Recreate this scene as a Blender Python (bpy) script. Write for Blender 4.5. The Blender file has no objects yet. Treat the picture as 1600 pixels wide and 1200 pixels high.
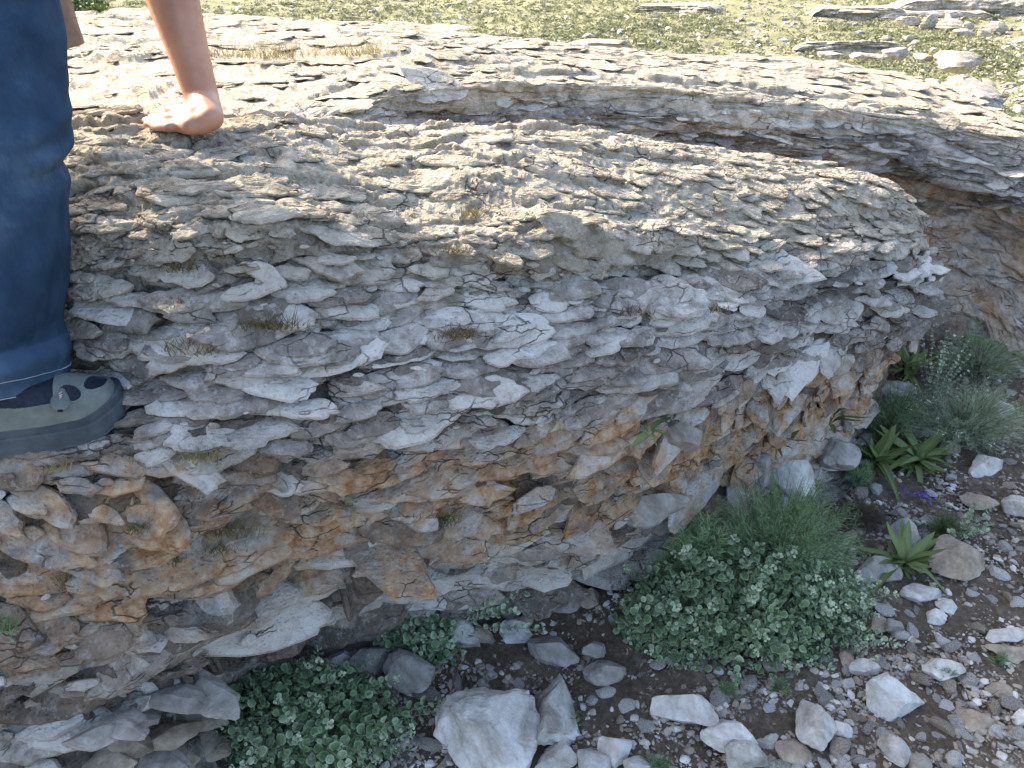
import bpy, math, random
import numpy as np
from mathutils import Vector, Matrix

random.seed(7)
RNG = np.random.default_rng(11)
scene = bpy.context.scene
COL = scene.collection

# ------------------------------------------------------------------ camera, sky, sun, exposure
PITCH = math.radians(32.0)
F = 1202.0                      # focal length in pixels of the 1600-pixel wide picture
CP, SP = math.cos(PITCH), math.sin(PITCH)
CAMZ = 1.5
cam_data = bpy.data.cameras.new("camera")
cam = bpy.data.objects.new("camera", cam_data)
COL.objects.link(cam)
cam.location = (0, 0, CAMZ)
cam.rotation_euler = (math.radians(90) - PITCH, 0, 0)
cam_data.sensor_width = 36.0
cam_data.lens = 36.0 * F / 1600.0
cam_data.clip_start = 0.02
cam_data.clip_end = 3000
scene.camera = cam

SUN_EL = math.radians(39.0)
SUN_XY = Vector((-0.80, 0.60)).normalized()      # where the sun stands, seen from above
world = bpy.data.worlds.new("World")
scene.world = world
world.use_nodes = True
wn = world.node_tree.nodes
wl = world.node_tree.links
for n in list(wn): wn.remove(n)
sky = wn.new("ShaderNodeTexSky"); sky.sky_type = 'NISHITA'; sky.sun_disc = False
sky.sun_elevation = SUN_EL
sky.sun_rotation = math.atan2(SUN_XY.x, SUN_XY.y)
sky.air_density = 1.0; sky.dust_density = 4.0; sky.ozone_density = 1.0
bg = wn.new("ShaderNodeBackground"); bg.inputs[1].default_value = 0.15
wo = wn.new("ShaderNodeOutputWorld")
wl.new(sky.outputs[0], bg.inputs[0]); wl.new(bg.outputs[0], wo.inputs[0])
sd = bpy.data.lights.new("sun", 'SUN'); sd.energy = 2.35; sd.angle = math.radians(0.5); sd.color = (1.0, 0.86, 0.62)
sun = bpy.data.objects.new("sun", sd); COL.objects.link(sun)
sun_vec = Vector((SUN_XY.x*math.cos(SUN_EL), SUN_XY.y*math.cos(SUN_EL), math.sin(SUN_EL)))
sun.rotation_euler = (-sun_vec).to_track_quat('-Z', 'Y').to_euler()
scene.view_settings.view_transform = 'Standard'
scene.view_settings.look = 'None'
scene.view_settings.exposure = 2.05
scene.view_settings.gamma = 1.0
scene.view_settings.use_curve_mapping = False
scene.render.engine = 'CYCLES'
scene.cycles.max_bounces = 5
scene.cycles.diffuse_bounces = 2
scene.cycles.use_denoising = True

# ------------------------------------------------------------------ helpers
def P(x, y, d):
    """point seen at picture position x, y (1600 x 1200) at depth d in front of the camera"""
    dx = (np.asarray(x, float)-800)/F; dy = (600-np.asarray(y, float))/F; d = np.asarray(d, float)
    return np.stack([dx*d, (CP+dy*SP)*d, CAMZ+(-SP+dy*CP)*d], -1)

def Pz(x, y, z):
    dy = (600-y)/F
    return P(x, y, (z-CAMZ)/(-SP+dy*CP))

def project(p):
    q = np.asarray(p, float)-np.array([0, 0, CAMZ])
    d = q[..., 1]*CP-q[..., 2]*SP
    u = q[..., 1]*SP+q[..., 2]*CP
    return 800+F*q[..., 0]/d, 600-F*u/d, d

def sstep(a, b, x):
    t = np.clip((np.asarray(x, float)-a)/(b-a), 0, 1)
    return t*t*(3-2*t)

_T = {}
def vnoise(X, Y, seed=0):
    if seed not in _T: _T[seed] = np.random.default_rng(1000+seed).random((256, 256)).astype(np.float32)
    T = _T[seed]
    xi = np.floor(X).astype(np.int64); yi = np.floor(Y).astype(np.int64)
    fx = X-xi; fy = Y-yi
    fx = fx*fx*(3-2*fx); fy = fy*fy*(3-2*fy)
    a = xi & 255; b = (xi+1) & 255; c = yi & 255; e = (yi+1) & 255
    return (T[a, c]*(1-fx)+T[b, c]*fx)*(1-fy)+(T[a, e]*(1-fx)+T[b, e]*fx)*fy

def fbm(X, Y, octv=4, seed=0, gain=0.5):
    s = 0; a = 1; t = 0
    for k in range(octv):
        s = s+a*(vnoise(X*2**k+17.3*k, Y*2**k+5.1*k, seed+k)*2-1); t += a; a *= gain
    return s/t

def ridged(X, Y, octv=4, seed=0):
    s = 0; a = 1; t = 0
    for k in range(octv):
        s = s+a*(1-np.abs(vnoise(X*2**k+3.3*k, Y*2**k+9.1*k, seed+k)*2-1)*2); t += a; a *= 0.55
    return s/t

def mesh_np(name, verts, faces, mats=(), attrs=None, smooth=True, midx=None):
    me = bpy.data.meshes.new(name)
    verts = np.asarray(verts, np.float32).reshape(-1, 3)
    me.vertices.add(len(verts)); me.vertices.foreach_set("co", verts.ravel())
    if isinstance(faces, np.ndarray): faces = [faces]
    faces = [f for f in faces if len(f)]
    tot = sum(len(f) for f in faces)
    loops = np.concatenate([f.ravel() for f in faces]).astype(np.int32)
    sizes = np.concatenate([np.full(len(f), f.shape[1], np.int32) for f in faces])
    starts = np.concatenate([[0], np.cumsum(sizes)[:-1]]).astype(np.int32)
    me.loops.add(len(loops)); me.loops.foreach_set("vertex_index", loops)
    me.polygons.add(tot); me.polygons.foreach_set("loop_start", starts)
    try: me.polygons.foreach_set("loop_total", sizes)
    except Exception: pass
    me.update(calc_edges=True)
    me.polygons.foreach_set("use_smooth", np.full(tot, smooth, bool))
    for m in mats: me.materials.append(m)
    if midx is not None: me.polygons.foreach_set("material_index", np.asarray(midx, np.int32))
    for k, v in (attrs or {}).items():
        at = me.attributes.new(k, 'FLOAT', 'POINT'); at.data.foreach_set("value", np.asarray(v, np.float32))
    me.update()
    return me

def link(name, data, parent=None, loc=None, **props):
    o = bpy.data.objects.new(name, data); COL.objects.link(o)
    if loc is not None: o.location = loc
    if parent is not None: o.parent = parent
    for k, v in props.items(): o[k] = v
    return o

def thing(name, label, cat, loc, group=None, data=None):
    o = link(name, data, None, tuple(loc)); o["label"] = label; o["category"] = cat
    if group: o["group"] = group
    return o

# ------------------------------------------------------------------ materials
class NT:
    def __init__(s, name, rough=0.9, spec=0.25):
        s.m = bpy.data.materials.new(name); s.m.use_nodes = True
        s.t = s.m.node_tree; s.n = s.t.nodes; s.l = s.t.links
        s.b = s.n["Principled BSDF"]; s.b.inputs["Roughness"].default_value = rough
        s.b.inputs["Specular IOR Level"].default_value = spec
        s.tc = s.n.new("ShaderNodeTexCoord")
    def put(s, sock, v):
        if hasattr(v, 'is_linked') or isinstance(v, bpy.types.NodeSocket): s.l.new(v, sock)
        else: sock.default_value = v
    def co(s, scale=(1, 1, 1)):
        mp = s.n.new("ShaderNodeMapping"); mp.inputs["Scale"].default_value = scale
        s.l.new(s.tc.outputs["Object"], mp.inputs[0]); return mp.outputs[0]
    def noise(s, scale, detail=4, rough=0.55, dist=0.0, co=None):
        n = s.n.new("ShaderNodeTexNoise"); s.l.new(co or s.tc.outputs["Object"], n.inputs["Vector"])
        n.inputs["Scale"].default_value = scale; n.inputs["Detail"].default_value = detail
        n.inputs["Roughness"].default_value = rough; n.inputs["Distortion"].default_value = dist
        return n.outputs[0]
    def voro(s, scale, feature='F1', co=None):
        n = s.n.new("ShaderNodeTexVoronoi"); n.feature = feature; s.l.new(co or s.tc.outputs["Object"], n.inputs["Vector"])
        n.inputs["Scale"].default_value = scale; return n.outputs["Distance"]
    def attr(s, name):
        n = s.n.new("ShaderNodeAttribute"); n.attribute_name = name; return n.outputs["Fac"]
    def rand(s):
        n = s.n.new("ShaderNodeObjectInfo"); return n.outputs["Random"]
    def math(s, op, a, b=0.0, clamp=False):
        n = s.n.new("ShaderNodeMath"); n.operation = op; n.use_clamp = clamp
        s.put(n.inputs[0], a); s.put(n.inputs[1], b); return n.outputs[0]
    def ramp(s, fac, stops, interp='LINEAR'):
        n = s.n.new("ShaderNodeValToRGB"); s.l.new(fac, n.inputs[0]); cr = n.color_ramp; cr.interpolation = interp
        while len(cr.elements) < len(stops): cr.elements.new(0.5)
        for e, (p, c) in zip(cr.elements, stops):
            e.position = p; e.color = (*c, 1) if isinstance(c, tuple) else (c, c, c, 1)
        return n.outputs[0]
    def mix(s, fac, a, b, mode='MIX'):
        n = s.n.new("ShaderNodeMix"); n.data_type = 'RGBA'; n.blend_type = mode
        s.put(n.inputs[0], fac)
        for i, v in ((6, a), (7, b)):
            if isinstance(v, tuple): v = (*v, 1)
            s.put(n.inputs[i], v)
        return n.outputs[2]
    def bump(s, h, dist, strength=1.0, prev=None):
        n = s.n.new("ShaderNodeBump"); n.inputs["Strength"].default_value = strength; n.inputs["Distance"].default_value = dist
        s.l.new(h, n.inputs["Height"])
        if prev is not None: s.l.new(prev, n.inputs["Normal"])
        return n.outputs[0]
    def out(s, color, normal=None):
        s.put(s.b.inputs["Base Color"], color if not isinstance(color, tuple) else (*color, 1))
        if normal is not None: s.l.new(normal, s.b.inputs["Normal"])
        return s.m

def mat_rock(name, detail=1.0):
    t = NT(name, 0.93, 0.2)
    big = t.noise(5*detail, 6, 0.6, 0.4); mid = t.noise(26*detail, 8, 0.68, 0.5); fine = t.noise(150*detail, 8, 0.7)
    tone = t.attr("tone"); och = t.attr("ochre"); cru = t.attr("crust")
    v = t.math('ADD', t.math('MULTIPLY', big, 0.35), t.math('MULTIPLY', mid, 0.65))
    v = t.math('ADD', v, t.math('MULTIPLY', tone, 0.105))
    col = t.ramp(v, [(0.30, (0.115, 0.102, 0.088)), (0.44, (0.26, 0.235, 0.205)), (0.55, (0.44, 0.412, 0.37)), (0.68, (0.60, 0.57, 0.52))])
    warm = t.ramp(mid, [(0.33, (0.23, 0.185, 0.13)), (0.5, (0.38, 0.33, 0.245)), (0.66, (0.49, 0.44, 0.34))])
    col = t.mix(t.math('MULTIPLY', cru, 0.85), col, warm)
    # pale lichen and dark lichen growing in specks
    lich = t.ramp(t.noise(70*detail, 5, 0.7), [(0.56, 0.0), (0.64, 1.0)])
    col = t.mix(t.math('MULTIPLY', lich, 0.35), col, (0.60, 0.59, 0.56))
    dark = t.ramp(t.noise(95*detail, 6, 0.75, 0.3), [(0.30, 1.0), (0.42, 0.0)])
    col = t.mix(t.math('MULTIPLY', dark, 0.32), col, (0.12, 0.112, 0.10))
    ofac = t.math('MULTIPLY', och, t.ramp(t.noise(13*detail, 5, 0.6, 0.6), [(0.36, 0.0), (0.56, 1.0)]))
    oc = t.ramp(t.noise(38*detail, 6, 0.65), [(0.35, (0.27, 0.135, 0.06)), (0.5, (0.42, 0.26, 0.14)), (0.66, (0.54, 0.42, 0.29))])
    col = t.mix(ofac, col, oc)
    # fissures: thin crooked cracks across the plates, packed with dark soil
    wn_ = t.n.new("ShaderNodeTexNoise"); wn_.inputs["Scale"].default_value = 22*detail; wn_.inputs["Detail"].default_value = 3; t.l.new(t.tc.outputs["Object"], wn_.inputs["Vector"])
    va = t.n.new("ShaderNodeVectorMath"); va.operation = 'MULTIPLY_ADD'; t.l.new(wn_.outputs[1], va.inputs[0]); va.inputs[1].default_value = (.05, .05, .05); t.l.new(t.co((.8, .8, 2.6)), va.inputs[2])
    fis = t.ramp(t.voro(15*detail, 'DISTANCE_TO_EDGE', va.outputs[0]), [(0.0, 1.0), (0.028, 0.0)])
    fis = t.math('MULTIPLY', fis, t.ramp(t.noise(9*detail, 3, 0.6), [(0.52, 0.0), (0.60, 1.0)]))
    col = t.mix(t.math('MULTIPLY', fis, 0.7), col, (0.05, 0.042, 0.034))
    spots = t.ramp(t.noise(210*detail, 3, 0.6), [(0.60, 0.0), (0.66, 1.0)])
    col = t.mix(t.math('MULTIPLY', spots, 0.18), col, (0.09, 0.083, 0.075))
    soil = t.math('MULTIPLY', t.attr("dirt_shade"), t.ramp(t.noise(30*detail, 5, 0.7, 0.4), [(0.30, 0.55), (0.55, 1.0)]))  # joint soil, plus shade painted into the gaps and undersides
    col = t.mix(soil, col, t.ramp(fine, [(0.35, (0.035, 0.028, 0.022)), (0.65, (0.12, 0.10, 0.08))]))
    h = t.math('ADD', t.math('MULTIPLY', fine, 0.5), t.math('MULTIPLY', mid, 1.0))
    pits = t.math('MULTIPLY', t.ramp(t.voro(120*detail), [(0.0, 0.0), (0.4, 1.0)]), 0.35)
    h = t.math('SUBTRACT', h, t.math('MULTIPLY', fis, 0.8))
    nb = t.bump(t.math('ADD', h, pits), 0.009/detail, 1.0)
    return t.out(col, nb)
ROCK = mat_rock("limestone")

def mat_stone(name, c0, c1, c2, stain=0.3, scale=1.0):
    t = NT(name, 0.9, 0.25)
    r = t.rand()
    big = t.noise(9*scale, 6, 0.62, 0.6); fine = t.noise(120*scale, 7, 0.7)
    v = t.math('ADD', big, t.math('MULTIPLY', t.math('SUBTRACT', r, 0.5), 0.16))
    v = t.math('ADD', v, t.math('MULTIPLY', t.math('SUBTRACT', fine, 0.5), 0.25))
    col = t.ramp(v, [(0.32, c0), (0.48, c1), (0.64, c2)])
    st = t.ramp(t.noise(16*scale, 5, 0.7, 0.5), [(0.55, 0.0), (0.68, 1.0)])
    col = t.mix(t.math('MULTIPLY', st, stain), col, (0.20, 0.135, 0.085))
    h = t.math('ADD', fine, t.math('MULTIPLY', t.noise(35*scale, 5, 0.65), 1.3))
    return t.out(col, t.bump(h, 0.004/scale, 0.9))
STONE_W = mat_stone("pale_stone", (0.25, 0.225, 0.19), (0.47, 0.445, 0.40), (0.66, 0.64, 0.60))
STONE_T = mat_stone("tan_stone", (0.17, 0.135, 0.10), (0.31, 0.255, 0.19), (0.46, 0.40, 0.31), 0.5)
STONE_G = mat_stone("grey_stone", (0.16, 0.145, 0.125), (0.29, 0.265, 0.23), (0.44, 0.41, 0.37), 0.4)

def mat_soil():
    t = NT("soil", 1.0, 0.1)
    pos = t.n.new("ShaderNodeSeparateXYZ"); t.l.new(t.tc.outputs["Object"], pos.inputs[0])
    n1 = t.noise(7, 6, 0.65, 0.5); n2 = t.noise(60, 8, 0.75); n3 = t.noise(260, 6, 0.7)
    soil = t.ramp(t.math('ADD', t.math('MULTIPLY', n1, .4), t.math('MULTIPLY', n2, .6)),
                  [(0.34, (0.07, 0.053, 0.037)), (0.5, (0.17, 0.133, 0.096)), (0.66, (0.31, 0.255, 0.195))])
    field = t.ramp(t.noise(1.3, 8, 0.7, 0.4), [(0.34, (0.16, 0.17, 0.09)), (0.48, (0.22, 0.215, 0.125)), (0.6, (0.29, 0.265, 0.175)), (0.75, (0.42, 0.37, 0.28))])
    f = t.ramp(t.math('MULTIPLY', pos.outputs[1], 0.1), [(0.36, 0.0), (0.5, 1.0)])
    col = t.mix(f, soil, field)
    h = t.math('ADD', t.math('MULTIPLY', n2, 1.2), n3)
    return t.out(col, t.bump(h, 0.012, 1.0))
SOIL = mat_soil()

def mat_leaf(name, dark, light, rough=0.75, trans=0.15):
    t = NT(name, rough, 0.3)
    a = t.attr("tone"); r = t.rand()
    n = t.noise(90, 3, 0.6)
    v = t.math('ADD', a, t.math('MULTIPLY', t.math('SUBTRACT', n, 0.5), 0.35))
    v = t.math('ADD', v, t.math('MULTIPLY', t.math('SUBTRACT', r, 0.5), 0.16), True)
    col = t.ramp(v, [(0.0, dark), (1.0, light)])
    t.b.inputs["Transmission Weight"].default_value = 0.0
    m = t.out(col)
    tr = t.n.new("ShaderNodeBsdfTranslucent"); mx = t.n.new("ShaderNodeMixShader"); mx.inputs[0].default_value = trans
    t.l.new(col, tr.inputs[0]); o = t.n["Material Output"]
    t.l.new(t.b.outputs[0], mx.inputs[1]); t.l.new(tr.outputs[0], mx.inputs[2]); t.l.new(mx.outputs[0], o.inputs[0])
    return m
LEAF_H = mat_leaf("horehound_leaf", (0.065, 0.135, 0.045), (0.56, 0.63, 0.44))
LEAF_F = mat_leaf("feathery_leaf", (0.055, 0.135, 0.050), (0.32, 0.46, 0.22))
LEAF_A = mat_leaf("silvery_leaf", (0.09, 0.135, 0.07), (0.44, 0.50, 0.33))
LEAF_R = mat_leaf("strap_leaf", (0.026, 0.052, 0.014), (0.17, 0.22, 0.075), 0.55)
LEAF_D = mat_leaf("field_leaf", (0.13, 0.15, 0.075), (0.36, 0.36, 0.21))
GRASS_DRY = mat_leaf("dry_grass", (0.10, 0.075, 0.035), (0.42, 0.36, 0.17), 0.8, 0.3)
LITTER = mat_leaf("dead_twigs", (0.030, 0.022, 0.016), (0.20, 0.155, 0.11), 0.9, 0.0)
PETAL_W = mat_leaf("white_petals", (0.62, 0.64, 0.52), (0.80, 0.80, 0.70), 0.6, 0.2)
PETAL_P = mat_leaf("violet_petals", (0.09, 0.04, 0.35), (0.26, 0.14, 0.62), 0.6, 0.2)
STEM = mat_leaf("stem", (0.07, 0.085, 0.05), (0.30, 0.34, 0.24), 0.8, 0.0)

# ------------------------------------------------------------------ bedded rock: control net -> fine sheet of overlapping plates
def hermite(tc, V, t):
    """cubic through V (k, ...) at parameters tc, finite-difference tangents"""
    tc = np.asarray(tc, float); k = len(tc)
    M = np.zeros_like(V)
    for i in range(k):
        if i == 0: M[i] = (V[1]-V[0])/(tc[1]-tc[0])
        elif i == k-1: M[i] = (V[-1]-V[-2])/(tc[-1]-tc[-2])
        else:
            a = (V[i]-V[i-1])/(tc[i]-tc[i-1]); b = (V[i+1]-V[i])/(tc[i+1]-tc[i])
            s = 2*a*b/np.where(np.abs(a+b) < 1e-9, 1e-9, a+b)      # harmonic, so it never overshoots
            M[i] = np.where(a*b > 0, s, 0)
    j = np.clip(np.searchsorted(tc, t, side='right')-1, 0, k-2)
    h = (tc[j+1]-tc[j]); u = ((t-tc[j])/h)
    sh = (len(t),)+(1,)*(V.ndim-1)
    u = u.reshape(sh); h = h.reshape(sh)
    return (2*u**3-3*u**2+1)*V[j]+(u**3-2*u**2+u)*h*M[j]+(-2*u**3+3*u**2)*V[j+1]+(u**3-u**2)*h*M[j+1]

def raster(Hg, Wg, GX, GY, base, ident, tone, n, size, thick, rng, start, cellw, bevel=.16, dens=None, rise=.9, shingle=False, polyk=(5, 8)):
    C = np.stack([rng.uniform(-20, Wg+20, n), rng.uniform(-5, Hg+25, n)], -1)
    if shingle: C = C[np.argsort(-(C[:, 1]+rng.normal(0, 5, n)))]          # lower plates first, upper ones lap over them
    for k in range(n):
        cx, cy = C[k]
        ix = int(min(max(cx, 0), Wg-1)); iy = int(min(max(cy, 0), Hg-1))
        if dens is not None and rng.random() > dens[iy, ix]: continue
        a, b = size(ix, iy, rng)
        R = 1.35
        x0 = int(max(0, cx-a*R-10)); x1 = int(min(Wg, cx+a*R+10)); y0 = int(max(0, cy-b*R-8)); y1 = int(min(Hg, cy+b*R+8))
        if x1-x0 < 2 or y1-y0 < 2: continue
        rot = rng.normal(0, .10)
        X = (GX[y0:y1, x0:x1]-cx); Y = (GY[y0:y1, x0:x1]-cy)
        p = (X+Y*rot*2)/a; q = (Y-X*rot)/b
        K = rng.integers(*polyk)
        ang = (np.arange(K)+rng.uniform(-.33, .33, K))*2*math.pi/K+rng.uniform(0, 6.28)
        e = np.full(p.shape, 9.)
        for g in ang:
            e = np.minimum(e, rng.uniform(.62, 1.0)-(p*math.cos(g)+q*math.sin(g)))
        e = np.minimum(e, 1.12-np.sqrt(p*p+q*q))
        m = e > 0
        if not m.any(): continue
        T = thick(ix, iy, rng)*2*b*cellw[iy, ix]
        s = np.clip((q+1)/2, 0, 1.1)
        bv = np.clip(e/bevel, 0, 1); bv = bv*(2-bv)
        lift = rng.uniform(-.15, .35); tilt = rng.normal(0, .16); tq = rng.normal(0, .1)
        h = T*((1-rise)+rise*s+lift+tilt*p+tq*q)*(.60+.40*bv)
        w = base[y0:y1, x0:x1]
        up = m if shingle else m & (h > w)
        w[up] = h[up]
        ident[y0:y1, x0:x1][up] = start+k
        tone[y0:y1, x0:x1][up] = rng.normal(0, 1)
    return start+n

def bedded(base, seed, levels, slip=.75, noise_amp=None, cull=None, groove=.007, wr=1.0):
    """base: (Hg, Wg, 3). returns positions, plate ids, tones, normals"""
    Hg, Wg, _ = base.shape
    du = np.gradient(base, axis=1); dv = np.gradient(base, axis=0)
    cellw = np.linalg.norm(dv, axis=2)+1e-6
    down = dv/cellw[..., None]
    nrm = np.cross(dv, du); nrm /= (np.linalg.norm(nrm, axis=2, keepdims=True)+1e-12)
    cellw = np.minimum(cellw, .0023)
    gy, gx = np.mgrid[0:Hg, 0:Wg].astype(np.float32)
    wx = 9*fbm(gx/34, gy/34, 3, seed+1)+4.*fbm(gx/7, gy/6, 3, seed+5)
    wy = 5*fbm(gx/42, gy/30, 2, seed+9)+3.0*fbm(gx/8, gy/6, 3, seed+13)
    wy += 9*fbm(gx/210, gy/120, 2, seed+17)
    GX = gx+wx*wr; GY = gy+wy*wr
    rng = np.random.default_rng(seed)
    ident = np.full((Hg, Wg), -1, np.int64); tone = np.zeros((Hg, Wg), np.float32)
    H1 = np.zeros((Hg, Wg), np.float32); dummy = ident.copy(); dt = tone.copy()
    nxt = 0
    for L in levels:
        if L.get('under'):
            raster(Hg, Wg, GX, GY, H1, dummy, dt, L['n'], L['size'], L['thick'], rng, 0, cellw, L.get('bevel', .12), L.get('dens'), .8, True)
    H2 = np.zeros((Hg, Wg), np.float32)
    for L in levels:
        if not L.get('under'):
            nxt = raster(Hg, Wg, GX, GY, H2, ident, tone, L['n'], L['size'], L['thick'], rng, nxt, cellw, L.get('bevel', .16), L.get('dens'), .85, L.get('shingle', False))
    c = cull if cull is not None else 1
    # open joints: the strip right below a plate's lip and some of the side joints sink in
    bl = lambda z: (lambda y: .25*np.roll(y, 1, 1)+.5*y+.25*np.roll(y, -1, 1))(.25*np.roll(z, 1, 0)+.5*z+.25*np.roll(z, -1, 0))
    raw = H1+H2; hh = bl(bl(raw))
    g = np.zeros_like(hh)
    var = .35+.9*fbm(gx/26, gy/12, 3, seed+60)+.5
    for k, wt in ((1, 1.), (2, 1.), (3, .7), (4, .3)):
        drop = np.zeros_like(hh); drop[k:] = raw[:-k]-raw[k:]
        g = np.maximum(g, wt*sstep(.0012, .0045, drop))
    both = ident*131+dummy
    sd_ = np.zeros_like(hh); sd_[:, 1:] = (both[:, 1:] != both[:, :-1])*.75; sd_[:, :-1] = np.maximum(sd_[:, :-1], sd_[:, 1:]*.5)
    g = np.maximum(g, sd_*sstep(.38, .52, vnoise(gx/30, gy/14, seed+70)))
    g = g*np.clip(var, 0, 1.5)*groove*(cellw/.0018)**.5
    g = .5*g+.5*bl(g)
    h = hh*c-g*(.3+.7*c)
    h = h+noise_amp if noise_amp is not None else h
    pos = base+nrm*h[..., None]+down*(slip*hh*c)[..., None]
    return pos, ident, tone*.7+dt*.3, nrm, h

def sheet(name, parent, pos, attrs, mat, origin, stride=(1, 1)):
    ri = np.concatenate([np.arange(0, min(260, pos.shape[0]-1)), np.arange(min(260, pos.shape[0]-1), pos.shape[0], 2)]) if stride[0] == 0 else np.arange(0, pos.shape[0], stride[0])
    pos = pos[ri][:, ::stride[1]]; H_, W_2, _ = pos.shape
    idx = np.arange(H_*W_2).reshape(H_, W_2)
    q = np.stack([idx[:-1, :-1], idx[1:, :-1], idx[1:, 1:], idx[:-1, 1:]], -1).reshape(-1, 4)
    A = {k: v[ri][:, ::stride[1]].ravel() for k, v in attrs.items()}
    link(name, mesh_np(name, (pos-np.asarray(origin)).reshape(-1, 3), q, [mat], A, smooth=False), parent, None, kind="stuff")

def plate_batch(S, Np, Vo, a, b_, t, rough, rng, N=26, tops=(.36, .68, .90, 1.0), taper=.35, zmin=.62):
    """n solid plates at once. S: point on the rock's skin, Np: plate normal, Vo: direction out of the rock"""
    n = len(S)
    Np = Np/np.linalg.norm(Np, axis=1, keepdims=True)
    Np[:, 2] = np.maximum(Np[:, 2], zmin)
    Np = Np/np.linalg.norm(Np, axis=1, keepdims=True)
    Vo[:, 2] = np.clip(Vo[:, 2], -.6, .1); Vo[:, 1] = np.minimum(Vo[:, 1], .05)
    Vo = Vo-Np*(Vo*Np).sum(1, keepdims=True); Vo /= np.linalg.norm(Vo, axis=1, keepdims=True)+1e-9
    U = np.cross(Vo, Np)
    th = np.arange(N)/N*2*math.pi
    K = 9
    ang = (np.arange(K)[None]+rng.uniform(-.42, .42, (n, K)))*2*math.pi/K+rng.uniform(0, 6.28, (n, 1))
    off = rng.uniform(.70, 1.0, (n, K))
    c = np.cos(th[None, :, None]-ang[:, None, :])
    r = np.min(np.where(c > .15, off[:, None, :]/np.maximum(c, .15), 9), axis=2)
    r = np.minimum(r, 1.12)
    jag = np.zeros((n, N))
    for k, am in ((3, .05), (5, .045), (8, .035), (11, .03)):
        jag += am*np.sin(k*th[None]+rng.uniform(0, 6.28, (n, 1)))*rng.uniform(.3, 1.3, (n, 1))
    r = r*(1+jag)+rng.normal(0, .018, (n, N))
    x = r*np.cos(th)*a[:, None]; y = r*np.sin(th)*b_[:, None]
    ymax = y.max(1)
    prot = rng.uniform(.003, .016, n)*np.clip(t/.010, .5, 1.6)
    C = S+Vo*(prot-ymax)[:, None]
    ox = rng.uniform(0, 200, (n, 1)); oy = rng.uniform(0, 200, (n, 1))
    rings = []
    def z_noise(X, Y, w):
        f = 1/.020
        return (fbm(X*f+ox, Y*f+oy, 3, 500)*1.0+ridged(X*f*2+ox, Y*f*2+oy, 2, 510)*.55)*rough[:, None]*w
    X0 = np.zeros((n, 1)); cz = z_noise(X0, X0, 1.)
    rings.append((X0, X0, cz))
    for f_ in tops:
        X = x*f_; Y = y*f_
        z = z_noise(X, Y, 1.)-t[:, None]*(taper*.5*np.clip(Y/b_[:, None], 0, 1)+(.10 if f_ == tops[-2] else 0)+(.42 if f_ == 1.0 else 0))
        rings.append((X, Y, z))
    zl = -t[:, None]*(.95-.50*np.clip(y/b_[:, None]*1.3, 0, 1))+z_noise(x+.3, y, .5)
    rings.append((x*.955+rng.normal(0, .01, (n, N))*a[:, None], y*.955, np.minimum(zl, rings[-1][2]-.15*t[:, None])))
    rings.append((x*.55, y*.55, -t[:, None]+0*x))
    rings.append((X0, X0, -t[:, None]))
    V = [C[:, None]+U[:, None]*X[..., None]+Vo[:, None]*Y[..., None]+Np[:, None]*z[..., None] for X, Y, z in rings]
    V = np.concatenate(V, 1)
    F = []; j = np.arange(N); j2 = (j+1) % N
    F += [[0, 1+i, 1+(i+1) % N] for i in range(N)]
    nr = len(tops)+2
    for k in range(nr-1):
        o0 = 1+k*N; o1 = o0+N
        for i in range(N):
            i2 = (i+1) % N
            F += [[o0+i, o1+i, o1+i2], [o0+i, o1+i2, o0+i2]]
    last = 1+(nr-1)*N
    under = np.zeros(V.shape[1]); under[last:] = 1; under[last-N:last] = .55  # weight of the shade painted on the underside and lower rim
    F += [[last+i, last+N, last+(i+1) % N] for i in range(N)]
    return V, np.array(F), under

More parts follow.
